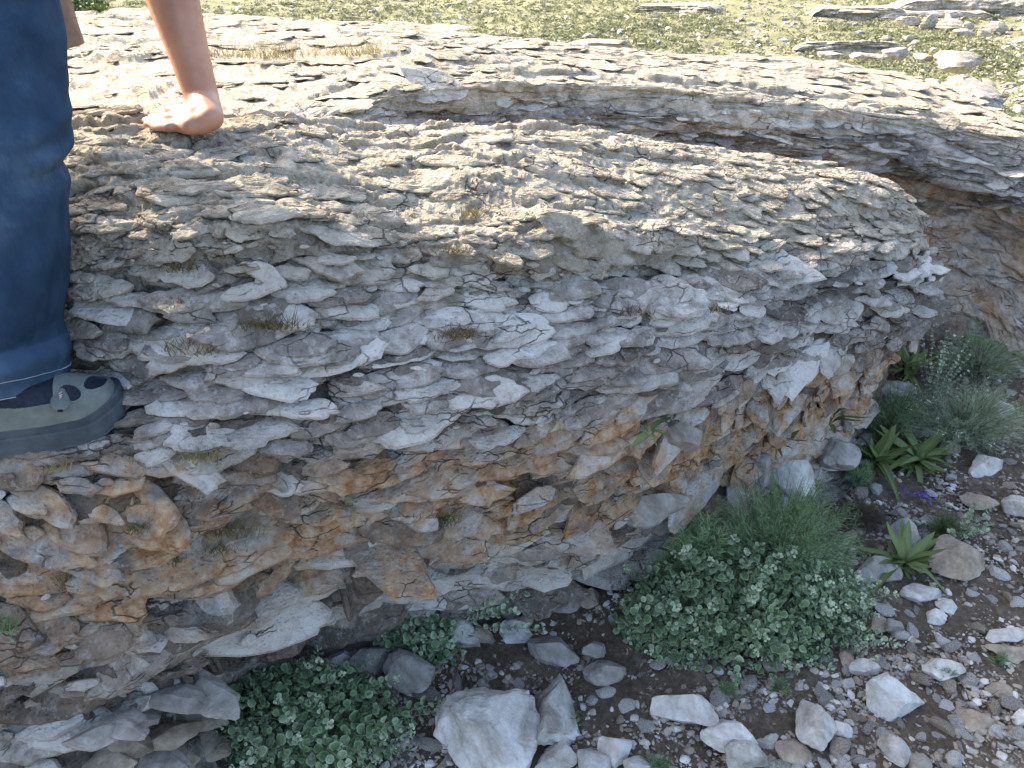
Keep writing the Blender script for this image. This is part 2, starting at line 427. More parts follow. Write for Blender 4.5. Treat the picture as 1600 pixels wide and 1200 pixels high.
def lay_plates(parent, pos, nrm, down, du_len, specs, attrs, mat, vis, origin, nparts, seed):
    """solid plates over the skin of a rock. The largest in view are parts, the rest one part"""
    rng = np.random.default_rng(seed); Hg, Wg, _ = pos.shape
    allV = []; allA = []; score = []; faces = []
    for sp in specs:
        I = []; J = []
        y = sp['rows'][0]
        while y < sp['rows'][1]:
            st = sp['dv']*rng.uniform(.8, 1.2)
            x = rng.uniform(-10, 30)
            while x < Wg:
                iy = int(np.clip(y+rng.normal(0, sp['dv']*.35), 0, Hg-1)); ix = int(np.clip(x, 0, Wg-1))
                sc_ = sp['scale'][iy, ix]
                if rng.random() < sp['dens'][iy, ix]: I.append(iy); J.append(ix)
                x += sp['du']*sc_*rng.uniform(.6, 1.4)
            y += st
        I = np.array(I); J = np.array(J); n = len(I)
        sc_ = sp['scale'][I, J]; cu = du_len[I, J]
        g = rng.random(n)**1.5
        a = (sp['a'][0]+(sp['a'][1]-sp['a'][0])*g)*sc_*cu
        b_ = a*rng.uniform(*sp.get('asp', (.42, .80)), n)
        t = (sp['t'][0]+(sp['t'][1]-sp['t'][0])*rng.random(n)*(.5+.5*g))*sp['tscale'][I, J]
        N_ = nrm[I, J]; D_ = down[I, J]
        w_ = np.clip(rng.normal(sp.get('lerp', .5), .12, (n, 1)), .1, .95)
        Np = np.array([0, 0, 1.])*(1-w_)+N_*w_+rng.normal(0, .07, (n, 3))
        Vo = D_+N_*.6+rng.normal(0, .16, (n, 3))
        V, F, und = plate_batch(pos[I, J]+N_*sp.get('lift', .002), Np, Vo, a, b_, t, sp['rough'][I, J], rng, sp['N'], sp['tops'], zmin=sp.get('zmin', .62))
        A = {k: v[I, J] for k, v in attrs.items()}
        A['tone'] = rng.normal(0, 1, n)*.9
        A = {k: np.repeat(v[:, None], V.shape[1], 1) for k, v in A.items()}
        A['dirt_shade'] = und[None]*(.95-.6*A['ochre'])*(1-.5*A['crust'])     # undersides painted dark, as the shade below each lip
        toc = np.array([0, 0, CAMZ])-V[:, 0]; d = np.linalg.norm(toc, axis=1)
        fc = np.abs((Np/np.linalg.norm(Np, axis=1, keepdims=True)*toc).sum(1))/d
        s = (a*b_*fc+a*t)/d**2*vis[I, J]
        allV.append(V); allA.append(A); faces.append(F); score.append(s)
    cut = np.sort(np.concatenate(score))[::-1][min(nparts, sum(map(len, score)))-1]
    off = 0; VV = []; FF = []; AA = {k: [] for k in allA[0]}
    for V, A, F, s in zip(allV, allA, faces, score):
        V = V-np.asarray(origin)
        big_ = np.where((s >= cut) & (s > 0))[0]
        m = V.shape[1]
        for i in big_:
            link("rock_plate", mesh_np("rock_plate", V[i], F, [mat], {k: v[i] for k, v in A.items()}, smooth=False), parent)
        rest = np.setdiff1d(np.arange(len(V)), big_)
        VV.append(V[rest].reshape(-1, 3)); FF.append((F[None]+(np.arange(len(rest))*m)[:, None, None]).reshape(-1, 3)+off); off += len(rest)*m
        for k, v in A.items(): AA[k].append(v[rest].ravel())
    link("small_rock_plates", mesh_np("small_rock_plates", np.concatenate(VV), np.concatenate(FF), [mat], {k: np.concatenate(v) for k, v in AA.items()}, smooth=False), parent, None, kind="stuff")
    print("plates", off)

# ---- ground level used by everything that stands on it
def ground_z(x, y):
    x = np.asarray(x, float); y = np.asarray(y, float)
    z = .20*sstep(2.3, 3.3, y)*(1-sstep(4.2, 5.2, y))
    z = z-1.0*sstep(4.6, 9.0, y)
    z = z+.035*fbm(x*1.3+5, y*1.3, 3, 60)*(1+3*sstep(6, 12, y))
    z = z+.35*fbm(x*.09+5, y*.09, 2, 66)*sstep(9, 16, y)
    z = z+1.5*sstep(30, 120, y)*fbm(x*.01, y*.01, 2, 70)
    return z

def ground_at(px, py):
    z = 0.0
    for _ in range(12):
        p = Pz(px, py, z); z = .5*z+.5*float(ground_z(p[0], p[1]))
    return Pz(px, py, z)

# ================================================================== NEAR ROCK
ax = [-400, 0, 200, 400, 600, 850, 1100, 1280]
def rowA(ys, ds, nose, xs=None):
    xs = xs or ax
    return [(x, y, d) for x, y, d in zip(xs, ys, ds)]+nose
def G(px, py):
    p = ground_at(px, py); return (px, py, float(project(p)[2]))
ridge = rowA([225, 205, 190, 187, 197, 198, 232, 258], [1.35, 1.42, 1.48, 1.53, 1.62, 1.72, 1.88, 2.02], [(1385, 283, 2.15), (1420, 318, 2.35), (1400, 312, 2.6)])
rB = rowA([420, 415, 395, 385, 390, 400, 392, 380], [1.19, 1.20, 1.20, 1.225, 1.30, 1.39, 1.585, 1.79], [(1400, 365, 2.0), (1440, 388, 2.18), (1420, 384, 2.5)])
rC = rowA([630, 628, 590, 545, 535, 520, 490, 460], [1.22, 1.23, 1.22, 1.215, 1.28, 1.37, 1.56, 1.77], [(1420, 448, 2.0), (1466, 436, 2.18), (1440, 430, 2.5)])
rD = rowA([735, 735, 712, 705, 690, 655, 625, 578], [1.14, 1.15, 1.17, 1.25, 1.33, 1.42, 1.62, 1.84], [(1390, 552, 2.03), (1450, 512, 2.16), (1430, 505, 2.5)])
rE = rowA([850, 850, 835, 815, 790, 755, 705, 660], [1.20, 1.22, 1.27, 1.40, 1.52, 1.62, 1.84, 2.06], [(1330, 612, 2.28), (1385, 582, 2.42), (1395, 560, 2.8)], [-400, 0, 200, 400, 600, 850, 1090, 1240])
rF = rowA([1000, 990, 965, 930, 890, 850, 790, 730], [1.25, 1.28, 1.38, 1.56, 1.74, 1.86, 2.06, 2.18], [(1310, 688, 2.38), (1350, 655, 2.55), (1360, 620, 2.9)], [-400, 0, 200, 400, 600, 850, 1080, 1220])
rG = [(-400, 1320, 1.30), (0, 1290, 1.32), (215, 1175, 1.42), G(385, 1095), G(590, 1012), G(830, 950), G(1060, 870), G(1250, 800), G(1325, 765), G(1355, 710), G(1375, 655)]
T00 = []; T0 = []
cols = len(ridge)
net = []
for r in (ridge, rB, rC, rD, rE, rF, rG):
    net.append([P(*c) for c in r])
net = np.array(net)
w = np.array([0, 0, .0, .25, .8, 1, 1, 1, 1, 1, 1.])[:, None]
back = np.array([-.35, .94, 0])*np.array([1]*8+[.8, .2, 0])[:, None]
R0 = net[0]+back*.13+np.array([0, 0, -1])*(.035+.10*w)
R00 = net[0]+back*.26+np.array([0, 0, -1])*(.07+.42*w)
Hh = net[-1]+np.array([.10, -.16, -.22])
net = np.concatenate([[R00, R0], net, [Hh]])
tv = [0, 22, 52, 167, 252, 350, 420, 505, 632, 650]
tu = [0, 245, 368, 490, 612, 765, 918, 1030, 1098, 1128, 1150]
HA, WA = 650, 1150
b = hermite(tv, net, np.linspace(0, tv[-1], HA))
b = np.swapaxes(hermite(tu, np.swapaxes(b, 0, 1), np.linspace(0, tu[-1], WA)), 0, 1)
gy, gx = np.mgrid[0:HA, 0:WA].astype(np.float32)
sx, sy, sdp = project(b)
du = np.gradient(b, axis=1); dv = np.gradient(b, axis=0)
bn = np.cross(dv, du); bn /= np.linalg.norm(bn, axis=2, keepdims=True)+1e-12
if bn[300, 500, 1] > 0: print("WARN normals inward")
# broad swellings and hollows
face = sstep(40, 90, gy)*(1-sstep(560, 632, gy))
low = .030*fbm(gx/120, gy/48, 3, 40)*(.4+.6*face)
ter = .5*(1-np.abs(((gy+22*fbm(gx/140, gy/70, 3, 77))/44) % 1*2-1))          # broad terraces following the beds
low += .016*ter*face
def bump_at(px, py, rx, ry, amp):
    return amp*np.exp(-(((sx-px)/rx)**2+((sy-py)/ry)**2))
low += bump_at(400, 375, 150, 38, .030)-bump_at(720, 330, 70, 30, .020)+bump_at(900, 370, 110, 34, .030)-bump_at(700, 440, 260, 26, .024)
low += bump_at(760, 405, 80, 22, .020)-bump_at(1080, 415, 120, 24, .03)+bump_at(1300, 395, 120, 25, .02)-bump_at(500, 330, 70, 20, .012)
low -= bump_at(140, 585, 70, 30, .05)+bump_at(620, 400, 60, 60, .018)
b = b+bn*low[..., None]
crust = (1-sstep(150, 245, gy+30*fbm(gx/60, gy/40, 3, 31)))
zone_lo = sstep(400, 480, gy)
right = sstep(500, 1100, gx)
leftlow = sstep(360, 480, gy)*(1-sstep(350, 700, gx))
SZ = (1-.45*crust)*(1-.42*right*(1-.6*zone_lo))*(1+.75*leftlow+.35*zone_lo)
def szL(amin, amax, bmin, bmax):
    def f(ix, iy, r):
        s = SZ[iy, ix]
        g = r.random()**1.8
        return (amin+(amax-amin)*g)*s, (bmin+(bmax-bmin)*r.random()*(.4+.6*g))*s*(1+.5*leftlow[iy, ix])
    return f
thk = lambda a, b_: (lambda ix, iy, r: r.uniform(a, b_)*(1-.30*crust[iy, ix])*1)
noise_amp = (.0016+.0042*crust)*ridged(gx/11, gy/8, 4, 21)+.0012*fbm(gx/4, gy/3.2, 3, 33)+.0024*zone_lo*fbm(gx/16, gy/9, 4, 24)
cull = np.ones((HA, WA)); cull *= (1-.85*sstep(640, 650, gy))*(sstep(0, 30, gy)*.8+.2)
hx, hy = 285, 200                                   # the flat spot the hand leans on, the ledge the shoe stands on
flat = np.exp(-(((sx-hx)/85)**2+((sy-hy)/22)**2)**2)
flat2 = np.exp(-(((sx-60)/190)**2+((sy-690)/42)**2)**2)
cull *= (1-.72*flat)*(1-.75*flat2)*(1-.7*sstep(500, 570, gy))
noise_amp = noise_amp*(1-.5*flat)
posA, idA, toneA, nrmA, hA = bedded(b, 5, [
    dict(under=True, n=300, size=szL(70, 200, 14, 30), thick=thk(.16, .36)),
    dict(n=2100, size=szL(22, 62, 9, 17), thick=thk(.16, .40), shingle=True),
    dict(n=5200, size=szL(6, 18, 2.5, 5.5), thick=thk(.5, 1.0), dens=.12+.55*crust),
], slip=.8, noise_amp=noise_amp, cull=cull)
psx, psy, psd = project(posA)
visA = ((psx > -30) & (psx < 1640) & (psy > -10) & (psy < 1230) & (gy > 45)).astype(float)
och = sstep(340, 372, gy+14*fbm(gx/45, gy/30, 3, 51))*(1-.78*sstep(440, 500, gy+20*fbm(gx/40, gy/30, 3, 54)))
och = np.clip(och*(.80+.8*fbm(gx/70, gy/16, 3, 57)+.25*right)+.12*sstep(220, 340, gy), 0, 1)
och *= 1-.75*sstep(545, 600, gy)*(1-sstep(300, 500, gx)*0)
och = np.clip(och+.20*crust*np.clip(fbm(gx/25, gy/14, 3, 58), 0, 1), 0, 1)
ORA = np.array([.4, 1.9, 0.0])
rockA = thing("rock_outcrop", "grey flaking limestone outcrop that the hand and shoe rest on", "rock", ORA)
atA = dict(tone=toneA, ochre=och, crust=crust)
dirt_shadeA = sstep(130, 220, gy+20*fbm(gx/40, gy/30, 3, 71))*.8*(1-.8*flat2)   # soil and painted-in shade in the joints between the plates
sink = (.004+.019*sstep(120, 240, gy)+.012*leftlow)*sstep(50, 60, gy)*(1-sstep(600, 632, gy))
cav = vnoise(gx/46+9, gy/16+4, 88); sink = sink+.030*sstep(.70, .86, cav)*sstep(150, 240, gy)*(1-sstep(600, 632, gy))
sink *= (1-flat)*(1-flat2)
sheet("bedrock", rockA, posA-nrmA*sink[..., None], dict(atA, dirt_shade=dirt_shadeA), ROCK, ORA, (0, 3))
dvA = np.gradient(b, axis=0); dvA /= np.linalg.norm(dvA, axis=2, keepdims=True)+1e-9
duA = np.minimum(np.linalg.norm(np.gradient(b, axis=1), axis=2), .0031)
skin = b+nrmA*(.012*sstep(520, 560, gy)*leftlow+hA*.8-.010*sstep(.62, .9, vnoise(gx/46+9, gy/16+4, 88)))[..., None]
calm = np.clip(1-.9*flat-.9*flat2, 0, 1)
tsc = (1-.45*crust)*(1+.9*leftlow+.25*zone_lo)*(1+.25*(1-right))
scl = np.minimum(SZ, 1.45)*(1-.25*sstep(520, 600, gy)*leftlow)
rgh = .0017+.0024*crust+.0014*zone_lo
one = np.ones_like(crust)
ends = sstep(50, 64, gy)*(1-sstep(585, 618, gy)*(gx > 300))*(1-sstep(1112, 1135, gx))
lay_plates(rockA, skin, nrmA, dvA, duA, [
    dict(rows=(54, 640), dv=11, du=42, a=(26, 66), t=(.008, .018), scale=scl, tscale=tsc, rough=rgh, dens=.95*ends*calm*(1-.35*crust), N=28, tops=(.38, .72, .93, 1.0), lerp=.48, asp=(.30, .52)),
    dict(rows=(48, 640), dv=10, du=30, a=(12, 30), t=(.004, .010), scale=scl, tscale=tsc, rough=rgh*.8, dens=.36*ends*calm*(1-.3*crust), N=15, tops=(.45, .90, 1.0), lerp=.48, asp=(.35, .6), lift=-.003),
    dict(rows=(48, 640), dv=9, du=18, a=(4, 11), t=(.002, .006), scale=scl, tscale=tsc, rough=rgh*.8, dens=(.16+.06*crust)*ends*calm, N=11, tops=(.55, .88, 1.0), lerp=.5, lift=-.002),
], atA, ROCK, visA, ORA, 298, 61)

def surf(px, py, rad=5):
    """front-most point of the near rock at a picture position"""
    m = (np.abs(psx-px) < rad) & (np.abs(psy-py) < rad)
    if not m.any(): return ground_at(px, py)
    d = np.where(m, psd, 99); k = np.unravel_index(np.argmin(d), d.shape)
    return posA[k].copy()

# ================================================================== ROCK BEHIND
bx = [-400, 0, 200, 400, 550, 700, 850, 1000, 1150, 1300, 1450, 1600, 1900, 2000]
yb = [25, 22, 25, 28, 36, 50, 66, 80, 90, 98, 130, 198, 345, 360]
zb = [-.38, -.38, -.38, -.39, -.40, -.43, -.46, -.50, -.55, -.60, -.66, -.74, -.9, -1.0]
yc = [250, 240, 230, 208, 158, 138, 134, 139, 152, 172, 190, 226, 340, 380]
zc = [-.395, -.395, -.395, -.395, -.39, -.41, -.43, -.47, -.51, -.57, -.63, -.70, -.85, -1.0]
bk = np.array([Pz(x, y, 1.5+z) for x, y, z in zip(bx, yb, zb)])
cr = np.array([Pz(x, y, 1.5+z) for x, y, z in zip(bx, yc, zc)])
fw = np.array([.30, -.95, 0])
up = np.array([0, 0, 1.])
mid = bk*.45+cr*.55
mid[:, 2] += .012
rowsB = [bk-fw*.5-up*1.3, bk-fw*.16-up*.20, bk, mid, cr, cr+fw*.015-up*.06, cr+fw*.015-up*.15, cr-fw*.07-up*.20, cr-fw*.09-up*.36, cr-fw*.02-up*.62, cr+fw*.12-up*.95]
rowsB = np.array(rowsB)
rowsB[:, -1] += np.array([-.1, .8, 0])
tvB = [0, 14, 26, 92, 150, 186, 232, 258, 300, 345, 360]
tuB = [0, 150, 225, 300, 356, 412, 468, 524, 580, 636, 692, 748, 850, 880]
HB, WB = 360, 880
b2 = hermite(tvB, rowsB, np.linspace(0, 360, HB))
b2 = np.swapaxes(hermite(tuB, np.swapaxes(b2, 0, 1), np.linspace(0, 880, WB)), 0, 1)
gy2, gx2 = np.mgrid[0:HB, 0:WB].astype(np.float32)
du = np.gradient(b2, axis=1); dv = np.gradient(b2, axis=0)
bn = np.cross(dv, du); bn /= np.linalg.norm(bn, axis=2, keepdims=True)+1e-12
s2x, s2y, _ = project(b2)
low = .022*fbm(gx2/70, gy2/22, 3, 140)*sstep(20, 50, gy2)
low += .03*fbm(gx2/60, gy2/40, 2, 145)*sstep(240, 280, gy2)
def bump2(px, py, rx, ry, amp): return amp*np.exp(-(((s2x-px)/rx)**2+((s2y-py)/ry)**2))
low -= bump2(470, 85, 90, 7, .045)+bump2(370, 62, 40, 8, .02)+bump2(730, 100, 90, 7, .03)+bump2(640, 175, 200, 14, .02)
b2 = b2+bn*low[..., None]
crB = 1-sstep(140, 190, gy2+16*fbm(gx2/40, gy2/30, 3, 131))
SB = (1-.25*crB)
def szB(amin, amax, bmin, bmax):
    def f(ix, iy, r):
        g = r.random()**1.6; s = SB[iy, ix]
        return (amin+(amax-amin)*g)*s, (bmin+(bmax-bmin)*r.random())*s
    return f
tB = lambda a, c: (lambda ix, iy, r: r.uniform(a, c)*(1-.35*crB[iy, ix]))
ampB = (.0016+.0045*crB)*ridged(gx2/9, gy2/6, 4, 121)+.002*fbm(gx2/5, gy2/4, 3, 126)
posB, idB, toneB, nrmB, hB = bedded(b2, 25, [
    dict(under=True, n=150, size=szB(50, 150, 8, 18), thick=tB(.25, .5)),
    dict(n=2300, size=szB(14, 42, 4.5, 9), thick=tB(.22, .45), shingle=True),
    dict(n=2200, size=szB(5, 12, 2, 4), thick=tB(.25, .5)),
], slip=1.0, noise_amp=ampB, cull=(1-.8*sstep(350, 360, gy2)))
q2x, q2y, _ = project(posB)
ridge_x = np.array([c[0] for c in ridge]); ridge_y = np.array([c[1] for c in ridge])
hideA = np.interp(q2x, ridge_x[:9], ridge_y[:9])
visB = ((q2x > 100) & (q2x < 1640) & (q2y > -10) & ((q2y < hideA) | (q2x > 1440)) & (gy2 > 22)).astype(float)
ochB = sstep(236, 262, gy2+10*fbm(gx2/30, gy2/20, 3, 151))*np.clip(.62+.9*fbm(gx2/40, gy2/14, 3, 153), 0, 1)
ORB = np.array([2.0, 3.0, .2])
rockB = thing("rock_outcrop", "low limestone outcrop behind the near one, ochre hollow at its right end", "rock", ORB)
atB = dict(tone=toneB, ochre=ochB, crust=crB)
sheet("bedrock", rockB, posB-nrmB*(.006*sstep(30, 40, gy2))[..., None], atB, ROCK, ORB, (1, 2))
dvB = np.gradient(b2, axis=0); dvB /= np.linalg.norm(dvB, axis=2, keepdims=True)+1e-9
duB = np.minimum(np.linalg.norm(np.gradient(b2, axis=1), axis=2), .0034)
endB = sstep(24, 34, gy2)*(1-sstep(335, 350, gy2))*((nrmB[..., 2] > .6) | (gy2 > 155))*(1-.7*np.exp(-((gy2-160)/14)**2))
oneB = np.ones_like(crB)
lay_plates(rockB, b2+nrmB*(hB*.75)[..., None], nrmB, dvB, duB, [
    dict(rows=(26, 345), dv=11, du=26, a=(12, 34), t=(.006, .014), scale=oneB, tscale=1-.45*crB, rough=.001+.003*crB, dens=.65*endB*((q2y < hideA+40) | (q2x > 1400))*oneB, N=20, tops=(.4, .72, .92, 1.0), lerp=.30, zmin=.85),
    dict(rows=(26, 345), dv=9, du=16, a=(5, 13), t=(.004, .010), scale=oneB, tscale=1-.4*crB, rough=.001+.002*crB, dens=.45*endB*((q2y < hideA+40) | (q2x > 1400))*oneB, N=11, tops=(.55, .88, 1.0), lerp=.3, zmin=.85),
], atB, ROCK, visB, ORB, 295, 62)

# ================================================================== GROUND
def spaced(a, b_, step, grow, end):
    v = [a]
    while v[-1] < b_: v.append(v[-1]+step)
    s = step
    while v[-1] < end: s *= grow; v.append(v[-1]+s)
    return np.array(v)
xr = spaced(.3, 2.6, .0118, 1.05, 400); xl = -spaced(-.3, .45, .015, 1.06, 400)[::-1]
X = np.concatenate([xl[xl < .295], xr]); Y = spaced(.9, 3.3, .0118, 1.035, 900)
Y = np.concatenate([[-60, -20, -6, -1.5, 0, .5, .75], Y])
XX, YY = np.meshgrid(X, Y)
ZZ = ground_z(XX, YY)
near = (1-sstep(3.5, 6, YY))
ZZ = ZZ+near*(.010*fbm(XX*9, YY*9, 4, 81)+.0045*ridged(XX*38, YY*38, 3, 85))
idx = np.arange(XX.size).reshape(XX.shape)
fq = np.stack([idx[:-1, :-1], idx[:-1, 1:], idx[1:, 1:], idx[1:, :-1]], -1).reshape(-1, 4)
link("ground", mesh_np("ground", np.stack([XX, YY, ZZ], -1).reshape(-1, 3), fq, [SOIL]), kind="structure")

# ================================================================== STONES
import bmesh
def ico(sub):
    bm = bmesh.new(); bmesh.ops.create_icosphere(bm, subdivisions=sub, radius=1)
    v = np.array([x.co[:] for x in bm.verts]); f = np.array([[q.index for q in p.verts] for p in bm.faces]); bm.free()
    return v, f
ICO = {k: ico(k) for k in (1, 2, 3, 4, 5)}
def stone_shape(sub, seed, dims=(1, .8, .55), cuts=16, rough=.05):
    r = np.random.default_rng(seed); v, f = ICO[sub]; v = v.copy()
    for _ in range(cuts):
        n = r.normal(size=3); n /= np.linalg.norm(n); o = r.uniform(.42, .86)
        dd = v@n-o; v -= np.where(dd > 0, dd*.93, 0)[:, None]*n
    a = v*2.1+r.uniform(0, 50, 3)
    nz = fbm(a[:, 0]+a[:, 2]*.7, a[:, 1]-a[:, 2]*.6, 4, int(seed) % 7+200)
    nz2 = ridged(a[:, 0]*1.7+a[:, 2], a[:, 1]*1.7+a[:, 2]*.9, 3, int(seed) % 5+220)
    v = v*(1+rough*2*nz+rough*.6*nz2)[:, None]
    return v*np.array(dims)*1.25, f

def put_stone(px, py, wpx, hpx, mat, label, seed, on=None, sub=4, group=None, rot=None, sink=.25, flat=.62, cat="stone", rough=.05):
    """stone whose middle shows at px, py; wpx x hpx its size in the picture"""
    base = on if on is not None else ground_at(px, py+hpx*.22)
    d = float(project(base)[2]); w_ = wpx*d/F/2; h_ = hpx*d/F/2
    v, f = stone_shape(sub, seed, (w_*.92, h_*1.05, min(h_*flat*1.5, w_*.8)), rough=rough)
    a = rot if rot is not None else random.uniform(-.3, .3)
    c, s = math.cos(a), math.sin(a)
    v = np.stack([v[:, 0]*c-v[:, 1]*s, v[:, 0]*s+v[:, 1]*c, v[:, 2]], -1)
    hh = v[:, 2].max()
    o = thing("stone" if cat == "stone" else "boulder", label, cat, (base[0], base[1], base[2]+hh*(1-2*sink)), group, mesh_np("stone", v, f, [mat], smooth=False))
    return o

W_, T_, G_ = STONE_W, STONE_T, STONE_G
big = [
 (775, 1135, 165, 145, W_, "largest whitish boulder with brown stains, beside the lower left leafy bush", 1, 'boulder', .75),
 (862, 1100, 84, 122, W_, "upright whitish boulder leaning against the largest boulder's right side", 2, 'boulder', .8),
 (874, 1178, 85, 42, W_, "long narrow pale stone just below the upright whitish boulder", 3, 'stone', .6),
 (925, 1192, 72, 46, W_, "flat bluish white stone right of the long narrow one at the bottom edge", 4, 'stone', .5),
 (965, 1168, 62, 44, W_, "pale angular stone behind the flat bluish one at the bottom edge", 5, 'stone', .6),
 (995, 1196, 60, 36, W_, "white pointed stone cut by the bottom edge below the notched chunk", 6, 'stone', .6),
 (1068, 1104, 104, 58, W_, "bright white notched chunk lying alone on bare dark soil", 7, 'stone', .7),
 (1138, 1142, 92, 52, W_, "rounded cream stone below the bright notched chunk", 8, 'stone', .7),
 (1152, 1184, 74, 44, W_, "pale stone with a brown hollow touching the bottom edge", 9, 'stone', .7),
 (1272, 1124, 68, 76, W_, "blocky pale stone standing upright between brown slab and small chips", 10, 'stone', .8),
 (1243, 1164, 58, 46, T_, "flat brown slab leaning below the blocky pale stone", 11, 'stone', .4),
 (1384, 1086, 108, 62, W_, "large white wedge of stone, biggest on the lower right gravel", 12, 'stone', .75),
 (1350, 1044, 44, 26, W_, "small pale stone touching the upper edge of the white wedge", 13, 'stone', .6),
 (1322, 1066, 30, 20, W_, "small white chip left of the white wedge", 14, 'stone', .5),
 (1498, 866, 88, 76, T_, "rough tan stone with ridged surface right of the strap leaved rosette", 15, 'stone', .85),
 (1366, 892, 62, 40, G_, "grey stone half hidden beneath the right tips of the big bush", 16, 'stone', .6),
 (1436, 924, 54, 36, W_, "white stone just below the strap leaved rosette", 17, 'stone', .65),
 (1480, 944, 42, 26, W_, "pale flat stone right of the one below the rosette", 18, 'stone', .5),
 (1412, 826, 48, 44, G_, "round grey stone directly behind the rosette in front of the purple flower", 19, 'stone', .8),
 (1396, 606, 62, 34, W_, "bluish white stone lying amid the plants under the rock's nose", 20, 'stone', .7),
 (1536, 724, 66, 38, W_, "pale faceted stone at the lower edge of the silvery plants", 21, 'stone', .7),
 (1536, 516, 62, 34, W_, "smooth elongated grey knob of stone below the far ochre face", 22, 'stone', .8),
 (1592, 524, 50, 28, W_, "pale stone at the right edge below the far ochre face", 23, 'stone', .7),
 (950, 1046, 66, 42, G_, "flat grey stone on gravel left of the big bush", 24, 'stone', .5),
 (862, 1012, 92, 46, G_, "broad low grey stone at the foot of the near rock", 25, 'stone', .55),
 (928, 1012, 42, 42, G_, "rounded grey stone right of the broad low one at the rock's foot", 26, 'stone', .6),
 (1205, 1036, 48, 30, G_, "dull brown grey stone just under the big bush", 27, 'stone', .5),
 (1572, 988, 62, 28, W_, "bright flat white flake near the right edge", 28, 'stone', .4),
 (1580, 1018, 76, 34, T_, "tan flat slab just below the bright white flake", 29, 'stone', .45),
 (1466, 1040, 70, 38, W_, "long pale slab slanting between two small plants on the right", 30, 'stone', .5),
 (1394, 1166, 42, 62, W_, "narrow upright pale stone at the bottom right of the blocky one", 31, 'stone', .6),
 (1430, 1190, 52, 36, G_, "grey stone right of the narrow upright pale one", 32, 'stone', .6),
 (1596, 1118, 34, 34, W_, "white stone cut by the right edge of the picture", 33, 'stone', .6),
 (1308, 1142, 36, 26, W_, "pale cube like stone touching the blocky stone's right side", 34, 'stone', .7),
 (1204, 1154, 32, 24, W_, "small white stone left of the flat brown slab", 35, 'stone', .5),
 (1560, 1075, 66, 28, T_, "brownish flat stone under the tan slab near the right edge", 36, 'stone', .4),
 (1520, 1118, 58, 34, T_, "thin brown flake on the trodden soil at the lower right", 37, 'stone', .35),
 (1368, 968, 36, 44, T_, "oblong tan stone at the right foot of the big bush", 38, 'stone', .6),
 (1390, 980, 34, 26, G_, "small rounded grey stone beside the oblong tan one", 39, 'stone', .6),
 (1460, 965, 44, 26, W_, "pale stone on the gravel right of the oblong tan one", 40, 'stone', .5),
 (1320, 1022, 26, 34, T_, "small brown oval stone on bare soil below the big bush's right end", 41, 'stone', .5),
 (650, 1045, 84, 60, G_, "dark grey stone between the lower left bush and the stalky one", 42, 'stone', .6),
 (800, 985, 60, 40, W_, "bluish stone showing under the pale leaning stalks", 43, 'stone', .5),
 (1480, 700, 40, 28, T_, "brown stone among the silvery plants on the right slope", 44, 'stone', .5),
 (1560, 640, 52, 34, W_, "pale stone right of the silvery plants near the edge", 45, 'stone', .6),
 (1580, 790, 44, 38, W_, "white rounded stone at the right edge above the gravel", 46, 'stone', .6),
 (1530, 782, 62, 34, T_, "broad tan stone left of the white one at the right edge", 47, 'stone', .45),
]
for (px, py, w1, h1, m, lab, sd_, cat, fl) in big:
    put_stone(px, py, w1, h1, m, lab, sd_*13+5, cat=cat, flat=fl, sub=5 if cat == 'boulder' else 4, rot=random.uniform(-.25, .25), rough=.10 if cat == 'boulder' else .07)
# stones lying on the near rock itself
for (px, py, w1, h1, m, lab, sd_) in [
 (742, 828, 72, 66, T_, "tan angular block wedged in the hollow beneath the near rock's overhang", 301),
 (237, 641, 30, 24, W_, "small round pebble on the ledge in front of the shoe", 302),
 (200, 884, 26, 20, W_, "small whitish stone lodged on the lower left rock face", 303),
 (172, 888, 30, 18, W_, "flat pale chip beside the whitish stone on the lower left face", 304),
 (1070, 690, 90, 44, G_, "grey loose slab lying in the hollow under the near rock's lip", 305),
 (1240, 735, 90, 56, W_, "pale weathered block at the foot of the near rock's right end", 306),
 (1305, 700, 62, 70, G_, "grey leaning block between the near rock and the strap leaved plants", 307),
 (1180, 745, 80, 44, G_, "low grey block left of the pale weathered one at the rock's right end", 308),
 (1020, 800, 120, 50, G_, "broad mauve grey slab left of the big bush under the rock", 309),
]:
    s = surf(px, py+h1*.3)
    put_stone(px, py, w1, h1, m, lab, sd_, on=s-np.array([0, -.01, 0]), flat=.8, sink=.2, rough=.06)

